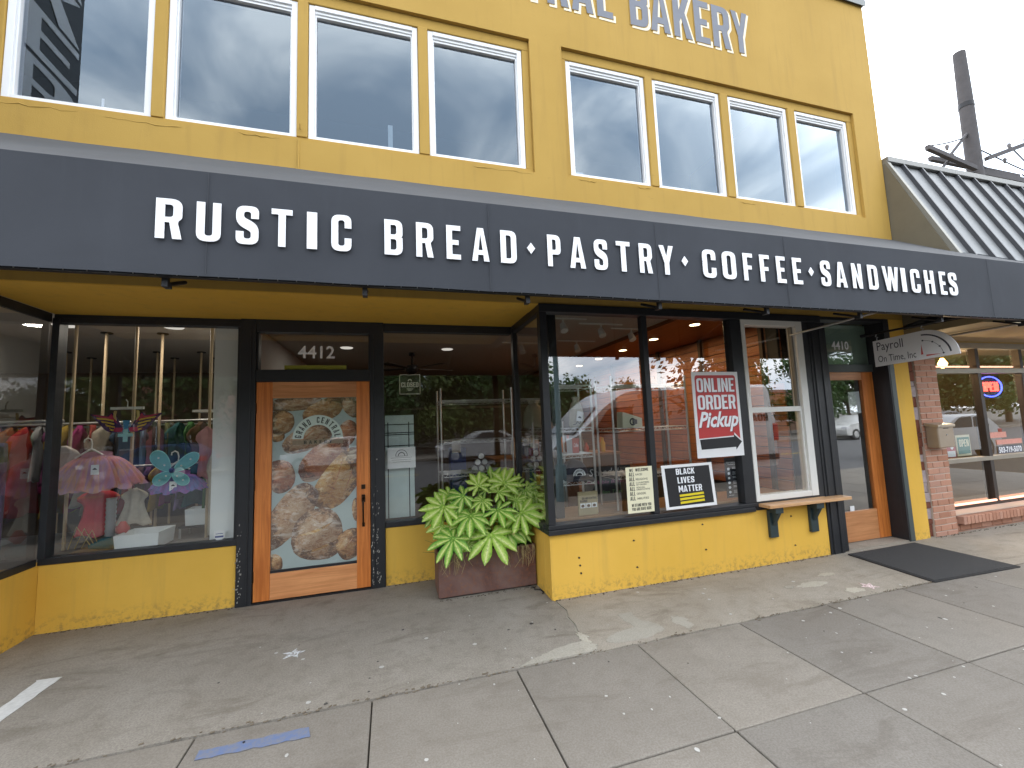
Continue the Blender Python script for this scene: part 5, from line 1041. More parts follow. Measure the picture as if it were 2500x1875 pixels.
def garment(x, y, zt, w_, h_, col, label, rot=0, th=.05, group='clothes on the shop rails', flare=1.2, name='garment', mname=None, cat='garment'):
    mb = MB(); nx = 10; nz = 14; fr = []; bk = []
    KP = [(0, .34), (.05, .62), (.10, .98), (.22, 1.0), (.26, .92), (.30, .66), (.5, .66), (1, .86)]
    def prof(t):
        for (a_, b_), (c_, d_) in zip(KP, KP[1:]):
            if t <= c_: return b_+(d_-b_)*(t-a_)/(c_-a_)
        return KP[-1][1]
    ph = random.random()*6
    for j in range(nz+1):
        t = j/nz; hw = w_/2*prof(t)*(1+(flare-1)*max(0, t-.3)/.7)
        for i in range(nx+1):
            u = -1+2*i/nx; zz = zt-h_*t-.05*h_*abs(u)*(1-t)+.015*math.sin(5*u+ph)*t
            d = th*(.5+.25*math.sin(7*u+ph+2*t))*(1-u*u*.7); fr.append((u*hw, -d, zz)); bk.append((u*hw, d*.6, zz))
    n = len(fr); fs = []
    for j in range(nz):
        for i in range(nx): a = j*(nx+1)+i; fs += [(a, a+1, a+nx+2, a+nx+1), (n+a, n+a+nx+1, n+a+nx+2, n+a+1)]
    for j in range(nz): a = j*(nx+1); fs += [(a, a+nx+1, n+a+nx+1, n+a), (a+nx, n+a+nx, n+a+2*nx+1, a+2*nx+1)]
    for i in range(nx): fs += [(i, n+i, n+i+1, i+1)]; a = nz*(nx+1)+i; fs += [(a, a+1, n+a+1, n+a)]
    ca, sa = math.cos(rot), math.sin(rot)
    mb.add([(x+vx*ca-vy*sa, y+vx*sa+vy*ca, vz) for vx, vy, vz in fr+bk], fs, True)
    return mb.build(name, flat(mname or 'cloth_%d' % (hash(col) % 99999), col, .9, 0, .22, 22, .25, 90), None, label, cat, group)
cols = [('rust orange', (.36, .12, .03)), ('dark teal', (.02, .10, .11)), ('plum', (.12, .03, .09)), ('mustard', (.42, .28, .04)), ('charcoal', (.04, .04, .045)), ('brick red', (.32, .04, .03)), ('sky blue', (.14, .26, .40)), ('cream', (.52, .46, .36)), ('olive', (.12, .12, .04)), ('magenta', (.34, .03, .16)), ('navy', (.02, .03, .09)), ('pale grey', (.36, .36, .36)), ('brown', (.14, .07, .035)), ('leaf green', (.06, .19, .05)), ('pink', (.50, .22, .27)), ('black', (.015, .015, .016)), ('lilac', (.27, .20, .36)), ('scarlet', (.48, .03, .03)), ('sand', (.40, .30, .18)), ('steel blue', (.08, .13, .2))]
random.seed(17)
for row, (y, x0, dx, n, lab) in enumerate(((2.05, -4.3, .115, 20, 'front shop rail'), (3.6, -5.1, .155, 20, 'rear shop rail'))):
    order = [(n_, sc(c_, .6)) for n_, c_ in cols]; random.Random(row).shuffle(order)
    for i in range(n):
        nm, c = order[i]; hgt = random.uniform(.55, .95)
        garment(x0+dx*i, y, 1.765, .42, hgt, c, f'{nm} garment hanging on the {lab}', R(90+random.uniform(-28, 28)), .045, mname='cloth_'+nm.replace(' ', '_'))
MB().tube([(-3.1, 1.80, 1.30), (-1.86, 1.80, 1.30)], .012, 8).build('clothes_rail', M['galv'], None, 'low clothes rail behind the two tutus', 'rail')
order = cols[:]; random.Random(77).shuffle(order)
for i in range(15):
    nm, c = order[i]; garment(-3.02+.075*i, 1.80, 1.292, .30, random.uniform(.3, .5), sc(c, .8), f'small {nm} garment on the low rail behind the tutus', R(90+random.uniform(-50, 50)), .04, mname='small_cloth_'+nm.replace(' ', '_'))
garment(-3.42, .75, 1.66, .52, .62, (.03, .03, .033), 'black costume top with yellow hem in the left display bay', R(-30), .06, mname='costume_black', flare=1.3)
MB().tube([(-3.64, .70, 1.06), (-3.45, .66, 1.03), (-3.22, .64, 1.08)], .022, 8).build('yellow_hem', flat('hem_yellow', (.60, .50, .04), .7), None, 'yellow padded hem ring below the black costume top', 'hem')
garment(-3.15, .95, 1.60, .34, .85, (.10, .06, .12), 'dusky purple cape in the left display bay', R(-50), .06, mname='cape_purple')
garment(-3.20, .45, 1.1, .4, .5, (.03, .16, .26), 'blue and teal costume low in the left display bay', R(-60), .06, mname='costume_blue', flare=1.5)
garment(-3.75, 1.0, 1.72, .40, .40, (.50, .30, .04), 'orange yellow costume high in the left display bay', R(-30), .06, mname='costume_orange')
garment(-2.98, 1.38, 1.55, .30, .42, (.50, .44, .40), 'cream knitted dress beside the corner post', R(-20), .05, mname='dress_cream', flare=1.5)
garment(-2.79, 1.55, 1.12, .34, .46, (.50, .035, .05), 'red costume with round belly below the pink tutu', 0, .12, mname='costume_red', flare=1.25)
garment(-2.47, 1.50, 1.10, .22, .36, (.46, .42, .34), 'cream skirt hanging beside the red costume', 0, .06, mname='skirt_cream', flare=1.6)
garment(-1.80, 1.33, 1.69, .20, .52, (.47, .22, .22), 'salmon pink strappy dress by the white partition', 0, .04, mname='dress_salmon', flare=.95)
garment(-1.715, 1.27, 1.45, .12, .85, (.50, .44, .36), 'long cream stocking hanging by the white partition', 0, .035, mname='stocking', flare=.7)
mb = MB(); mb.tube([(-2.62, 1.42, .56+.022*i) for i in range(22)], [.036+.007*(i % 2) for i in range(22)], 12); mb.build('ribbed_tube', flat('tube_grey', (.38, .38, .38), .6), None, 'grey ribbed tube standing on the display platform', 'tube')
mb = MB(); mb.tube([(-2.72, 1.32, .60), (-2.6, 1.30, .625), (-2.45, 1.33, .61), (-2.40, 1.34, .60)], [.02, .055, .06, .02], 12); mb.build('teal_cushion', flat('cushion_teal', (.015, .13, .17), .9), None, 'teal stuffed toy lying on the display platform', 'toy')
mb = MB(); mb.tube([(-2.49, 1.36, .68), (-2.49, 1.36, .73), (-2.49, 1.36, .80)], [.02, .06, .02], 12); mb.build('red_ball', flat('ball_red', (.45, .03, .03), .5), None, 'small round red pompom behind the teal toy', 'toy')
mb = MB()
for k in range(3): mb.tube([(-2.86+.05*k, 1.28, .60), (-2.80+.06*k, 1.27, .80-.02*k), (-2.70+.03*k, 1.29, .62)], .004, 6)
mb.build('gold_cord', flat('cord_gold', (.50, .38, .14), .4, .4), None, 'loops of gold cord on the display platform', 'cord')
def hanger(x, y, z, w_, label):
    mb = MB(); mb.tube([(x-w_/2, y, z-.07), (x-.02, y, z), (x, y, z+.012), (x+.02, y, z), (x+w_/2, y, z-.07)], .008, 8); mb.tube([(x, y, z+.01), (x+.004, y, z+.06), (x-.005, y, z+.10), (x-.03, y, z+.115), (x-.055, y, z+.10), (x-.058, y, z+.075)], .006, 8)
    mb.build('hanger', M['whitewood'], None, label, 'hanger', 'white hangers')
def tutu(name, x, y, zt, zb, rw, rh, c_list, label, tag_at):
    t_ = empty(name, (x, y, zb), label, 'skirt')
    for li in range(3):
        mb = MB(); n = 72; nl = 7; vs = []; fs = []; rr = random.Random(li+int(x*100)); ph = [rr.random()*6 for _ in range(3)]
        for j in range(nl+1):
            t = j/nl; k = rw+(rh*(1-.05*li)-rw)*t**.8
            for i in range(n):
                a = 2*math.pi*i/n; pl_ = 1+(.03+.05*t)*math.sin(18*a+ph[0])+.04*t*math.sin(31*a+ph[1]); vs.append((x+k*pl_*math.cos(a), y+k*.42*pl_*math.sin(a), zt-(zt-zb)*(t**1.35)+.012*li*t+.02*t*math.sin(9*a+ph[2])-(zt-zb)*.35*t*(-math.sin(a))*.5))
        for j in range(nl):
            for i in range(n): fs.append((j*n+i, j*n+(i+1) % n, (j+1)*n+(i+1) % n, (j+1)*n+i))
        mt = NT(name+'_net_%d' % li); g_ = mt.obj(); ang = mt.n('ShaderNodeMapping', {'Vector': g_, 'Scale': (9, 9, .3), 'Location': (li*1.7, 0, 0)}).outputs[0]; col = mt.ramp(mt.noise(ang, 1.0, 3, .5), *[(.25+.5*i/(len(c_list)-1), c) for i, c in enumerate(c_list)])
        b_ = mt.bsdf(Base_Color=col, Roughness=.8); tr = mt.n('ShaderNodeBsdfTransparent'); mx = mt.n('ShaderNodeMixShader', {0: .22 if li else .10, 1: b_.outputs[0], 2: tr.outputs[0]}); mt.t.links.new(mx.outputs[0], mt.o.inputs[0])
        mb.add(vs, fs, True).build('net_layer', mt.m, t_)
    mb = MB(); n = 28; mb.add([(x+rw*1.03*math.cos(2*math.pi*i/n), y+rw*.43*math.sin(2*math.pi*i/n), zt+dz-(rw*.16*-math.sin(2*math.pi*i/n))) for dz in (-.02, .028) for i in range(n)], [(i, (i+1) % n, (i+1) % n+n, i+n) for i in range(n)], True); mb.build('waistband', flat(name+'_band', c_list[-1], .7), t_)
    tx, tz = tag_at; yy = y-.42*rh*.72-.02
    mb = MB(); mb.box(tx-.03, tx+.03, yy-.002, yy, tz-.045, tz+.045); tg = mb.build('price_tag', M['paper'], t_); MB().prism([(tx-.018+.036*k/8, tz+.016*math.sin(math.pi*k/8)) for k in range(9)], XZ(yy-.0035), 0, .001).build('tag_print', M['ink'], t_)
hanger(-2.72, 1.27, 1.50, .24, 'white plastic hanger holding the pink and orange tutu')
tutu('pink_tutu', -2.69, 1.30, 1.44, 1.17, .115, .37, [(.58, .22, .34), (.66, .24, .22), (.66, .33, .22), (.52, .28, .44), (.66, .27, .28), (.66, .34, .42)], 'pink and orange net tutu hanging in the costume window', (-2.63, 1.32))
hanger(-2.02, 1.27, 1.34, .2, 'white plastic hanger holding the blue fairy tutu')
tutu('blue_tutu', -2.02, 1.30, 1.22, 1.08, .09, .235, [(.10, .16, .46), (.18, .20, .5), (.34, .13, .42), (.16, .22, .52), (.42, .14, .40)], 'blue and purple net tutu under the fairy wings', (-2.03, 1.12))
fwg = empty('fairy_wings', (-2.02, 1.17, 1.13), 'pale turquoise fairy wings with jewels pinned over the blue tutu', 'wings')
wm = NT('wing_gauze'); b_ = wm.bsdf(Base_Color=(.16, .50, .52, 1), Roughness=.5); tr = wm.n('ShaderNodeBsdfTransparent'); mx = wm.n('ShaderNodeMixShader', {0: .3, 1: b_.outputs[0], 2: tr.outputs[0]}); wm.t.links.new(mx.outputs[0], wm.o.inputs[0])
for cx, cz, a, b_, an in ((-2.115, 1.365, .115, .065, 125), (-1.91, 1.345, .125, .055, 38), (-2.10, 1.205, .085, .052, 215), (-1.955, 1.195, .085, .05, -40)):
    P = []
    for i in range(24):
        t = 2*math.pi*i/24; ex = a*math.cos(t); ey = b_*math.sin(t)*(1+.25*math.cos(t)); P.append((cx+ex*math.cos(R(an))-ey*math.sin(R(an)), cz+ex*math.sin(R(an))+ey*math.cos(R(an))))
    w_ = MB().prism(P, XZ(1.165), 0, .003).build('wing', wm.m, fwg); MB().tube([(p[0], 1.164, p[1]) for p in P+P[:1]], .004, 5).build('wire_edge', flat('wing_wire', (.25, .58, .58), .5), fwg)
    mb = MB(); 
    for k in (-.4, .35): px_, pz_ = cx+a*k*math.cos(R(an)), cz+a*k*math.sin(R(an)); mb.tube([(px_, 1.155, pz_), (px_, 1.164, pz_)], [.004, .009], 8)
    mb.build('jewel', M['paper'], fwg)
mb = MB(); mb.tube([(-2.02, 1.135, 1.275), (-2.02, 1.15, 1.275), (-2.02, 1.165, 1.275)], [.01, .026, .02], 12); mb.build('centre_knot', flat('knot_blue', (.02, .05, .22), .6), fwg)
# butterfly costume
bw = empty('butterfly_costume', (-2.43, 1.2, 1.60), 'butterfly shaped costume with magenta and yellow striped wings', 'costume')
for s_ in (-1, 1):
    O_ = lambda pts: [(-2.43+s_*u, v) for u, v in pts]
    MB().prism(O_(rounded([(.03, 1.70), (.08, 1.80, .02), (.12, 1.85, .01), (.145, 1.815, .02), (.29, 1.838, .01), (.22, 1.755, .03), (.16, 1.675, .03), (.10, 1.655, .02), (.04, 1.66)])), XZ(1.215), 0, .006).build('wing', flat('wing_indigo', (.05, .015, .10), .7), bw)
    MB().prism(O_([(.12, 1.838), (.14, 1.808), (.27, 1.832), (.20, 1.80), (.11, 1.78), (.07, 1.74), (.10, 1.80)]), XZ(1.212), 0, .002).build('wing_top', flat('wing_magenta', (.50, .03, .10), .7), bw)
    for k in range(4):
        z = 1.79-.032*k; MB().prism(O_([(.10-.006*k, z-.012), (.16-.01*k, z+.004), (.235-.035*k, z+.014), (.225-.035*k, z-.004), (.16-.01*k, z-.012), (.10-.006*k, z-.028)]), XZ(1.2115), 0, .002).build('wing_stripe', flat('wing_yellow', (.68, .44, .06), .7), bw)
    MB().prism(O_(rounded([(.02, 1.70, .01), (.09, 1.705, .02), (.10, 1.665, .02), (.03, 1.66, .01)])), XZ(1.2105), 0, .002).build('wing_patch', flat('wing_magenta', (.50, .03, .10), .7), bw)
    MB().prism(O_(rounded([(.075, 1.865, .01), (.10, 1.865, .01), (.105, 1.80, .02), (.07, 1.76, .02), (.085, 1.81, .01)])), XZ(1.2095), 0, .002).build('strap', flat('strap_tan', (.60, .42, .16), .7), bw)
MB().prism(rounded([(-2.46, 1.77), (-2.40, 1.77), (-2.415, 1.70), (-2.40, 1.66), (-2.46, 1.66), (-2.445, 1.70)]), XZ(1.209), 0, .003).build('body', flat('body_blue', (.05, .24, .5), .6), bw)
MB().prism([(-2.448, 1.565), (-2.412, 1.565), (-2.412, 1.615), (-2.372, 1.615), (-2.372, 1.645), (-2.412, 1.645), (-2.412, 1.69), (-2.448, 1.69), (-2.448, 1.645), (-2.488, 1.645), (-2.488, 1.615), (-2.448, 1.615)], XZ(1.205), 0, .003).build('cross_tag', flat('tag_cyan', (.36, .68, .72), .5), bw)
MB().box(-2.56, -2.30, 1.21, 1.235, 1.875, 1.90).build('hanger_bar', M['whitewood'], bw); MB().tube([(-2.43, 1.22, 1.90), (-2.43, 1.22, 1.95), (-2.445, 1.22, 1.97)], .005, 6).build('hanger_hook', M['galv'], bw)
def tray(x0, x1, y0, y1, z0, z1, fl, label, group='white boxes'):
    t_ = empty('white_box', ((x0+x1)/2, (y0+y1)/2, z0), label, 'box', group); th = .008
    def wall(P): mb = MB(); n = len(P)//2; mb.add(P, [(0, 1, 2, 3), (4, 5, 6, 7), (0, 1, 5, 4), (1, 2, 6, 5), (2, 3, 7, 6), (3, 0, 4, 7)]); mb.build('side', M['white_wall'], t_)
    wall([(x0, y0, z0), (x1, y0, z0), (x1+fl, y0-fl, z1), (x0-fl, y0-fl, z1), (x0, y0+th, z0), (x1, y0+th, z0), (x1+fl, y0-fl+th, z1), (x0-fl, y0-fl+th, z1)])
    wall([(x0, y1, z0), (x1, y1, z0), (x1+fl, y1+fl, z1), (x0-fl, y1+fl, z1), (x0, y1-th, z0), (x1, y1-th, z0), (x1+fl, y1+fl-th, z1), (x0-fl, y1+fl-th, z1)])
    wall([(x0, y0+th, z0), (x0, y1-th, z0), (x0-fl, y1+fl-th, z1), (x0-fl, y0-fl+th, z1), (x0+th, y0+th, z0), (x0+th, y1-th, z0), (x0-fl+th, y1+fl-th, z1), (x0-fl+th, y0-fl+th, z1)])
    wall([(x1, y0+th, z0), (x1, y1-th, z0), (x1+fl, y1+fl-th, z1), (x1+fl, y0-fl+th, z1), (x1-th, y0+th, z0), (x1-th, y1-th, z0), (x1+fl-th, y1+fl-th, z1), (x1+fl-th, y0-fl+th, z1)])
    box('bottom', x0+th, x1-th, y0+th, y1-th, z0+.001, z0+th, M['white_wall'], t_)
tray(-2.46, -2.13, 1.19, 1.50, .586 if False else .554, .70, .012, 'open white tapered box on the front of the costume display'); 
stn = empty('low_stand', (-1.9, 1.62, .554), 'low dark stand behind the white box in the costume window', 'stand'); box('top', -2.10, -1.70, 1.50, 1.75, .655, .675, M['metal_dark'], stn)
for x in (-2.09, -1.72):
    for y in (1.51, 1.73): box('leg', x, x+.015, y, y+.015, .554, .655, M['galv'], stn)
tray(-2.04, -1.80, 1.52, 1.72, .676, .84, .006, 'white box standing on the low dark stand'); tray(-2.0, -1.78, 2.1, 2.35, .86, 1.02, .004, 'white box at the back beside the partition')
box('stand_block', -2.05, -1.74, 2.05, 2.4, .554, .859, M['dark_wall'], None, label='dark block holding up the rear white box', cat='block')
tub = MB(); tub.tube([(-1.98, 2.2, 1.03), (-1.98, 2.2, 1.5)], [.001, .001], 4)
wsf = empty('white_wall_shelf', (-1.82, 1.9, 1.32), 'white slotted shelf brackets beside the partition', 'shelf'); box('board', -2.1, -1.664, 1.75, 2.0, 1.86, 1.885, M['whitewood'], wsf); box('board', -2.1, -1.664, 1.75, 2.0, 1.38, 1.405, M['whitewood'], wsf)
lt = empty('lime_tub', (-1.98, 1.87, 1.406), 'lime green tub on the white wall shelf', 'tub'); mb = MB(); mb.tube([(-1.98, 1.87, 1.406), (-1.98, 1.87, 1.60)], [.05, .065], 14); mb.build('tub', flat('lime', (.30, .46, .06), .5), lt); mb = MB(); mb.tube([(-1.98, 1.87, 1.60), (-1.98, 1.87, 1.615)], .07, 14); mb.build('rim', flat('lime_rim', (.38, .54, .1), .5), lt)
for i, (x, y) in enumerate(((-3.26, 1.73), (-2.28, 1.70))):  # glow and area lamp added to these discs to brighten the shop
    mb = MB(); mb.tube([(x, y, 2.79), (x, y, 2.7995)], [.085, .095], 18); disc = mb.build('ceiling_disc', emit('disc_white', (1, .93, .84), .35), None, f'round ceiling light with added glow, {("left", "right", "rear left")[i]} one in the costume shop', 'lamp', 'round ceiling lights'); disc_light(disc, 4.5)

# ================================================================== STREET SIDE (behind the camera, seen mirrored in the glass)
UPW = flat('pole_wood', (.075, .07, .072), .9, 0, .3, 6, .5, 30)
up = empty('utility_pole', (14.8, 2.9, 0), 'weathered wooden utility pole with crossarms behind the metal roof', 'pole')
MB().tube([(14.75, 2.9, 0), (14.77, 2.9, 6), (14.85, 2.9, 9.6), (14.88, 2.9, 11.1)], [.19, .17, .15, .13], 12).build('shaft', UPW, up); MB().tube([(14.845, 2.9, 9.5), (14.85, 2.9, 9.62)], .16, 12).build('collar', M['metal_dark'], up)
def arm(p, q, w_=.09):
    p = Vector(p); q = Vector(q); d = (q-p).normalized(); s_ = d.cross(Vector((0, 0, 1))).normalized()*w_/2; u = Vector((0, 0, w_*.6))
    MB().add([p-s_-u, p+s_-u, p+s_+u, p-s_+u, q-s_-u, q+s_-u, q+s_+u, q-s_+u], [(0, 1, 2, 3), (4, 5, 6, 7), (0, 1, 5, 4), (1, 2, 6, 5), (2, 3, 7, 6), (3, 0, 4, 7)]).build('crossarm', UPW, up)
arm((12.74, 2.75, 7.96), (14.5, 2.75, 7.66)); arm((13.45, 3.08, 7.99), (17.1, 3.08, 7.98)); arm((14.9, 2.7, 7.95), (17.4, 2.7, 8.9)); arm((14.6, 2.9, 7.7), (17.4, 2.95, 7.75), .12)
for p, q in (((13.75, 2.85, 7.95), (14.7, 2.9, 8.75)), ((13.3, 2.85, 7.5), (13.9, 2.85, 8.0))): MB().tube([p, q], .035, 6).build('brace', UPW, up)
for x, z in ((13.6, 8.1), (16.2, 8.55), (17.0, 8.85), (15.9, 8.08)): MB().tube([(x, 2.8, z-.05), (x, 2.8, z+.05), (x, 2.8, z+.1)], [.02, .05, .02], 8).build('insulator', flat('insulator_grey', (.12, .11, .11), .4), up)
for i, (p, q, sg_) in enumerate((((12.75, 2.75, 8.0), (14.75, 2.9, 8.7), .05), ((17.0, 2.8, 8.95), (40, 9, 15), .8), ((16.2, 2.8, 8.6), (40, 9, 13), .8), ((15.0, 2.9, 8.4), (40, 6, 10.8), .7), ((14.9, 2.9, 8.0), (40, 8, 12), .9), ((17.1, 3.0, 8.0), (42, 9, 11), .5))):
    p, q = Vector(p), Vector(q); MB().tube([p.lerp(q, t)-Vector((0, 0, sg_*4*t*(1-t))) for t in (k/12 for k in range(13))], .018, 5).build('wire', M['ink'], up)
# far low roofline right of the brick shop is hidden; trees across the street
BARK = flat('bark', (.10, .075, .055), .95, 0, .35, 14, .6, 40)
def leafmat(name, a, b):
    t = NT(name); p = t.pos(); c = t.mix(t.noise(p, .8, 4), a, b); c = t.mix(t.ramp(t.noise(p, 6, 3), (.45, (0, 0, 0)), (.7, (.6, .6, .6))), c, sc(a, .6)); bs = t.bsdf(Base_Color=c, Roughness=.6)
    tl = t.n('ShaderNodeBsdfTranslucent', {'Color': c}); mx = t.n('ShaderNodeMixShader', {0: .3, 1: bs.outputs[0], 2: tl.outputs[0]}); t.t.links.new(mx.outputs[0], t.o.inputs[0]); return t.m
LFM = [leafmat('foliage_green', (.035, .085, .018), (.075, .14, .03)), leafmat('foliage_yellowgreen', (.08, .12, .025), (.13, .17, .035)), leafmat('foliage_rust', (.12, .05, .025), (.17, .09, .03))]
def tree_meshes(seed, H, Rad, nleaf, size, trunk_h):
    rr = random.Random(seed); tk = MB(); tk.tube([(0, 0, 0), (.04, .02, H*.3), (0, .05, H*.62), (.03, 0, H*.9)], [H*.028, H*.022, H*.012, .01], 8); cl_ = []
    for k in range(16):
        t = rr.uniform(trunk_h, .85); a = rr.uniform(0, 6.28); ln = Rad*rr.uniform(.55, 1.0)*(1.15-.6*t); p0 = Vector((0, .02, H*t)); p1 = p0+Vector((math.cos(a)*ln, math.sin(a)*ln, H*rr.uniform(.05, .2)))
        tk.tube([p0, p0.lerp(p1, .5)+Vector((0, 0, .05*H)), p1], [H*.010, H*.007, H*.003], 5); cl_ += [p1, p0.lerp(p1, .65)]
    cl_.append(Vector((0, 0, H*.95))); lv = []; fs = []
    for i in range(nleaf):
        c = rr.choice(cl_); p = c+Vector((rr.gauss(0, 1), rr.gauss(0, 1), rr.gauss(0, .8)))*Rad*.22; n_ = Vector((rr.gauss(0, 1), rr.gauss(0, 1), rr.gauss(.3, 1))).normalized(); a_ = n_.orthogonal().normalized(); b_ = n_.cross(a_); s_ = size*rr.uniform(.6, 1.3); b = len(lv)
        lv += [p+a_*s_, p+b_*s_*.55, p-a_*s_, p-b_*s_*.55]; fs.append((b, b+1, b+2, b+3))
    cr_ = MB().add(lv, fs); return tk, cr_
def mk(mb, name, mat):
    me = bpy.data.meshes.new(name); me.from_pydata(mb.v, [], mb.f)
    for p, s_ in zip(me.polygons, mb.sm): p.use_smooth = s_
    me.materials.append(mat); return me
TV = [(mk(a, 'trunk', BARK), b) for a, b in (tree_meshes(1, 7, 2.6, 7000, .19, .2), tree_meshes(2, 8.5, 2.9, 8000, .2, .18), tree_meshes(3, 6, 2.4, 6000, .18, .2))]
CRM = [[mk(b, 'crown', m_) for m_ in LFM] for a, b in TV]
spots = [(-26, -21, 1, 0, 1.1), (-20, -20, 0, 0, 1.0), (-14.5, -21, 2, 1, 1.1), (-9.5, -20.5, 1, 0, .9), (-5.5, -22, 0, 0, .85), (-1.5, -20, 2, 0, .95), (3.0, -21, 0, 1, .8), (7.0, -20.5, 1, 0, .8), (11.5, -22, 2, 0, .72), (15.5, -21, 0, 0, .58), (20, -20.5, 2, 1, .66), (25, -22, 1, 0, .8), (31, -21, 0, 0, .9), (37, -22, 2, 0, 1), (44, -21, 1, 1, 1), (50, -20, 0, 0, 1), (56, -21, 1, 0, 1), (62, -20, 2, 0, 1.1), (68, -21, 1, 0, 1), (75, -20, 0, 0, 1.1), (82, -21, 1, 0, 1.1), (-7, -25.5, 1, 0, .9), (-3.2, -25, 0, 0, 1), (.8, -25.5, 1, 0, .9), (5, -25, 2, 0, 1.05), (8.6, -25.5, 1, 0, .8), (53, -25, 1, 0, 1.1), (65, -25, 1, 0, 1.1)]
ORD = 'first second third fourth fifth sixth seventh eighth ninth tenth eleventh twelfth thirteenth fourteenth fifteenth sixteenth seventeenth eighteenth nineteenth twentieth twenty-first'.split()+['one behind the '+w_ for w_ in 'fourth fifth sixth seventh eighth seventeenth nineteenth'.split()]
kinds = ['dark green', 'yellow green', 'rust leaved']
for i, (x, y, v, c, s_) in enumerate(spots):
    t_ = empty('street_tree', (x, y, -.12), f'{kinds[c]} tree across the street, {i+1} along the row, mirrored in the shop glass', 'tree', 'trees across the street'); t_.scale = (s_,)*3; t_.rotation_euler.z = i*1.3
    t_['label'] = f'{kinds[c]} tree across the street, {ORD[i]} from the left'
    for nm, me in (('trunk', TV[v][0]), ('crown', CRM[v][c])): o = bpy.data.objects.new(nm, me); COL.objects.link(o); o.parent = t_
tk, cr_ = tree_meshes(9, 4.0, 1.35, 520, .075, .42)
t_ = empty('kerb_tree', (6.6, -4.75+.45, 0), 'young sparse street tree with rusty leaves at the kerb, mirrored in the bay', 'tree')
for nm, me in (('trunk', mk(tk, 'trunk', BARK)), ('crown', mk(cr_, 'crown', LFM[2]))): o = bpy.data.objects.new(nm, me); COL.objects.link(o); o.parent = t_
# far pavement and buildings across the street
box('far_pavement', -80, 90, -26, -16.5, -.29, .0, M['slab'], kind='structure', label='concrete pavement across the street')
def block(x0, x1, y0, y1, h, wall, label, cols_, rows, zz=.9):
    t_ = empty('street_building', ((x0+x1)/2, y1, 0), label, 'building', 'buildings across the street')
    box('wall', x0, x1, y0, y1, 0, h, wall, t_); MB().box(x0-.1, x1+.1, y0-.1, y1+.1, h, h+.25).build('parapet', flat('parapet_grey', (.2, .19, .18), .7), t_)
    for c in range(cols_):
        for r in range(rows):
            wx = x0+(x1-x0)*(c+.5)/cols_; ww = (x1-x0)/cols_*.32; wz = zz+r*3.0
            w_ = box('window', wx-ww, wx+ww, y1, y1+.04, wz, wz+1.7, M['white'], t_); MB().box(wx-ww+.08, wx+ww-.08, y1+.041, y1+.05, wz+.08, wz+1.62).build('pane', flat('far_glass', (.05, .06, .07), .1, .0), w_)
block(-34, -12, -36, -27, 5.5, flat('far_brick', (.24, .10, .07), .9), 'long red brick building across the street mirrored in the left window', 7, 1)
block(-8, 9, -38, -28, 4.2, flat('far_grey', (.30, .29, .27), .9), 'low grey building across the street mirrored in the recess glass', 5, 1)
block(14, 40, -36, -27, 3.6, flat('far_tan', (.34, .22, .15), .9), 'low tan building across the street mirrored in the bay glass', 8, 1)
# vehicles
def wheel(t_, x, y, r, w_, s_):
    wh = empty('wheel', (x, y, r-.13)); wh.parent = t_; wh.location = Vector((x, y, r-.13))-ORG[t_.name]
    mb = MB(); mb.tube([(x, y-s_*w_, r-.13), (x, y-s_*w_*.95, r-.13), (x, y, r-.13)], [r*.9, r, r], 24); mb.build('tyre', flat('tyre', (.02, .02, .02), .85), wh)
    mb = MB(); mb.tube([(x, y, r-.13), (x, y+s_*.012, r-.13)], [r*.62, r*.55], 18); mb.build('rim', M['galv'], wh)
def vehicle(name, label, cat, prof, y0, y1, mat, wins, wheels, r, lights):
    xs_ = [p[0] for p in prof]; t_ = empty(name, ((min(xs_)+max(xs_))/2, (y0+y1)/2, -.13), label, cat)
    YZ = lambda u, v, d: (u, d, v); P = rounded(prof, 4); mb = MB()
    n = len(P); secs = [(y0, .93), (y0+.12, 1), (y1-.12, 1), (y1, .93)]; cx = sum(p[0] for p in P)/n; cz = sum(p[1] for p in P)/n; vs = []
    for y, k in secs: vs += [(cx+(p[0]-cx)*(.985 if k < 1 else 1), y, cz+(p[1]-cz)*(k if p[1] > cz else 1)) for p in P]
    fs = [(j*n+i, j*n+(i+1) % n, (j+1)*n+(i+1) % n, (j+1)*n+i) for j in range(3) for i in range(n)]
    mb.add(vs, fs, True); tri = tessellate_polygon([[Vector((p[0], p[1], 0)) for p in P]]); mb.add(vs[:n], [tuple(t) for t in tri]); mb.add(vs[3*n:], [tuple(t) for t in tri]); mb.build('body', mat, t_)
    gl = flat('car_glass', (.03, .035, .04), .06, 0, .05, 8, 0, 60, .6)
    for w_ in wins:
        for y, s_ in ((y1, 1), (y0, -1)): MB().prism(rounded([(a, b, .06) for a, b in w_]), lambda u, v, d: (u, y+s_*d, v), -.03, .008).build('side_window', gl, t_)
    for x in wheels:
        for y, s_ in ((y1, 1), (y0, -1)): wheel(t_, x, y-s_*.02+s_*.03, r, .22, s_)
    for x0, x1, z0, z1, m_, nm in lights:
        for y, s_ in ((y1, 1), (y0, -1)): box(nm, x0, x1, min(y-s_*.3, y+s_*.012), max(y-s_*.3, y+s_*.012), z0, z1, m_, t_, bevel=.02)
    return t_
silver = flat('van_silver', (.42, .43, .44), .3, .6, .04); hl = flat('lamp_clear', (.7, .7, .72), .15); tlm = flat('lamp_red', (.35, .02, .02), .25)
VG = flat('van_grey_side', (.44, .45, .46), .3, .5, .04)
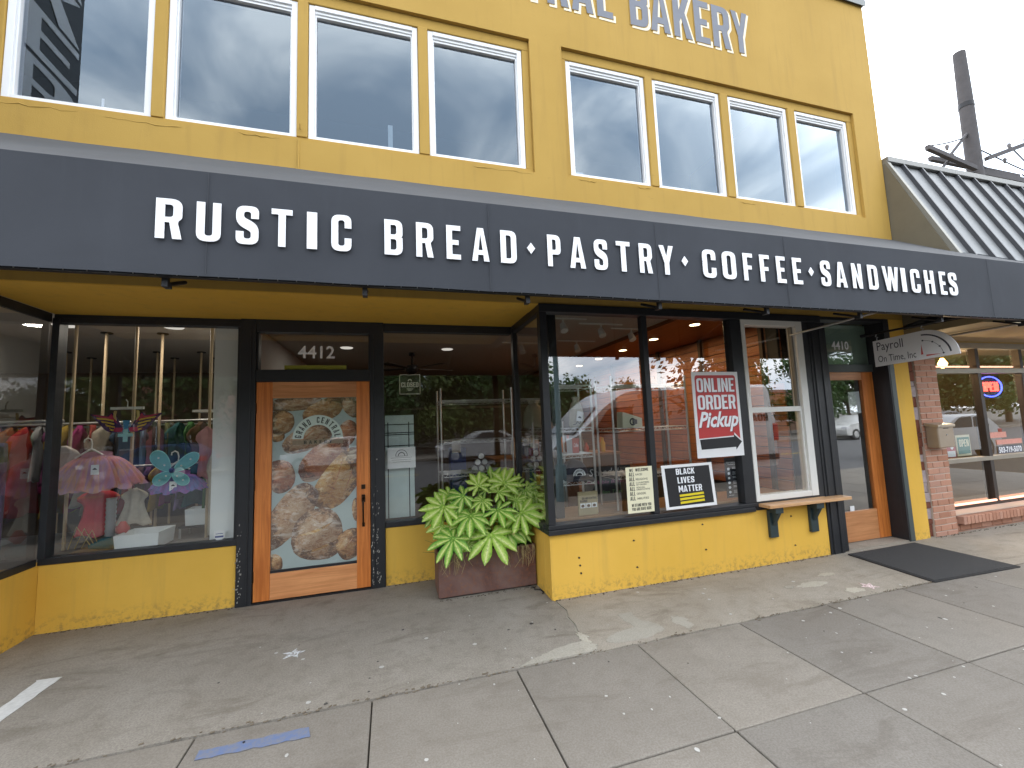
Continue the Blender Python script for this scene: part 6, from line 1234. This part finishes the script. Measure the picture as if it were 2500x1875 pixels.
van = vehicle('parked_van', 'silver grey high roof delivery van parked at the kerb, mirrored in the bay', 'van', [(3.36, .25, .1), (3.34, .78, .12), (3.46, 1.05, .1), (4.08, 1.27, .1), (4.75, 1.92, .1), (5.35, 2.34, .3), (9.75, 2.40, .15), (9.86, 1.2, .05), (9.84, .25, .1)], -7.05, -5.05, VG, [[(4.45, 1.28), (4.92, 1.88), (5.55, 1.90), (5.55, 1.28)]], (4.25, 8.75), .34, [(3.35, 3.62, .80, .98, hl, 'headlight'), (9.70, 9.87, .9, 1.35, tlm, 'taillight')])
MB().add([(4.10, -6.85, 1.30), (4.10, -5.25, 1.30), (4.74, -5.32, 1.90), (4.74, -6.78, 1.90), (4.07, -6.85, 1.32), (4.07, -5.25, 1.32), (4.71, -5.32, 1.925), (4.71, -6.78, 1.925)], [(4, 5, 6, 7), (0, 1, 2, 3), (0, 1, 5, 4), (2, 3, 7, 6)]).build('windscreen', flat('car_glass', (.03, .035, .04), .06), van)
MB().box(4.62, 4.80, -5.02, -4.86, 1.28, 1.52).build('mirror', M['ink'], van, bevel=.03); MB().box(3.33, 9.8, -5.045, -5.02, .42, .56).build('side_strip', M['ink'], van)
mb = MB(); put_word(mb, 'ROAD', 9.55, 8.85, 1.42, 1.62, lambda u, v, d: (u, -5.032+d, v), 0, .002); mb.build('lettering', M['ink'], van)
car = vehicle('parked_car', 'silver hatchback parked further along the kerb, mirrored in the brick shop window', 'car', [(16.0, .15, .1), (15.95, .55, .15), (16.3, .78, .15), (17.2, .88, .1), (18.0, 1.32, .25), (19.4, 1.34, .25), (20.1, .9, .15), (20.2, .3, .1), (20.1, .15, .1)], -6.9, -5.1, silver, [[(17.55, .90), (18.1, 1.24), (18.7, 1.25), (18.7, .90)], [(18.78, .90), (18.78, 1.25), (19.3, 1.23), (19.6, .92)]], (16.75, 19.35), .32, [(15.98, 16.25, .5, .66, hl, 'headlight'), (20.0, 20.2, .6, .8, tlm, 'taillight')])
for i, (x, nm, c) in enumerate(((-19, 'white', (.62, .62, .62)), (-11.5, 'dark blue', (.03, .05, .12)), (-4.5, 'white boxy', (.6, .6, .6)), (2.2, 'silver', (.4, .41, .42)), (8.5, 'red', (.32, .03, .03)), (26, 'pale', (.55, .55, .53)), (33, 'grey', (.2, .2, .21)))):
    pf_ = [(0, .15, .1), (-.05, .55, .15), (.3, .78, .15), (1.2, .88, .1), (2.0, 1.32, .25), (3.4, 1.34, .25), (4.1, .9, .15), (4.2, .3, .1), (4.1, .15, .1)]
    vehicle('far_car', f'{nm} car parked on the far side of the street', 'car', [(x+a_, *b_) for a_, *b_ in pf_], -16.2, -14.5, flat('far_car_paint_%d' % i, c, .3, .3, .04), [[(x+1.55, .90), (x+2.1, 1.24), (x+2.7, 1.25), (x+2.7, .90)], [(x+2.78, .90), (x+2.78, 1.25), (x+3.3, 1.23), (x+3.6, .92)]], (x+.75, x+3.35), .32, [(x-.02, x+.25, .5, .66, hl, 'headlight'), (x+4.0, x+4.2, .6, .8, tlm, 'taillight')])['group'] = 'cars parked across the street'
lp = empty('lamp_post', (3.35, -4.35, 0), 'teal grey street lamp post at the kerb, mirrored in the left end of the bay', 'lamp post')
tg = flat('post_teal', (.10, .17, .18), .5); MB().tube([(3.35, -4.35, 0), (3.35, -4.35, .7), (3.35, -4.35, .75), (3.35, -4.35, 4.2)], [.12, .11, .065, .05], 12).build('shaft', tg, lp); mb = MB(); mb.tube([(3.35, -4.35, 4.2), (3.35, -4.35, 4.3), (3.35, -4.35, 4.6), (3.35, -4.35, 4.7)], [.08, .16, .18, .02], 12); mb.build('lantern', tg, lp)
for x0, x1, z, y in ((-40, 60, 6.4, -17.4), (-40, 60, 6.9, -17.4), (-40, 60, 7.5, -17.2)):
    MB().tube([(x0+(x1-x0)*k/16, y, z-.5*math.sin(math.pi*((k*2) % 16)/16)) for k in range(17)], .02, 5).build('overhead_wire', M['ink'], None, f'overhead wire strung {("lowest", "middle", "highest")[int((z-6.4)/.5)]} across the street', 'wire', 'overhead wires')
for i in range(5): box('lane_mark', -20+i*9, -17+i*9, -10.6, -10.45, -.129, -.126, flat('lane_yellow', (.5, .35, .04), .8), None, label=f'yellow centre line dash {("first", "second", "third", "fourth", "fifth")[i]} along the street', cat='road marking', group='centre line dashes')
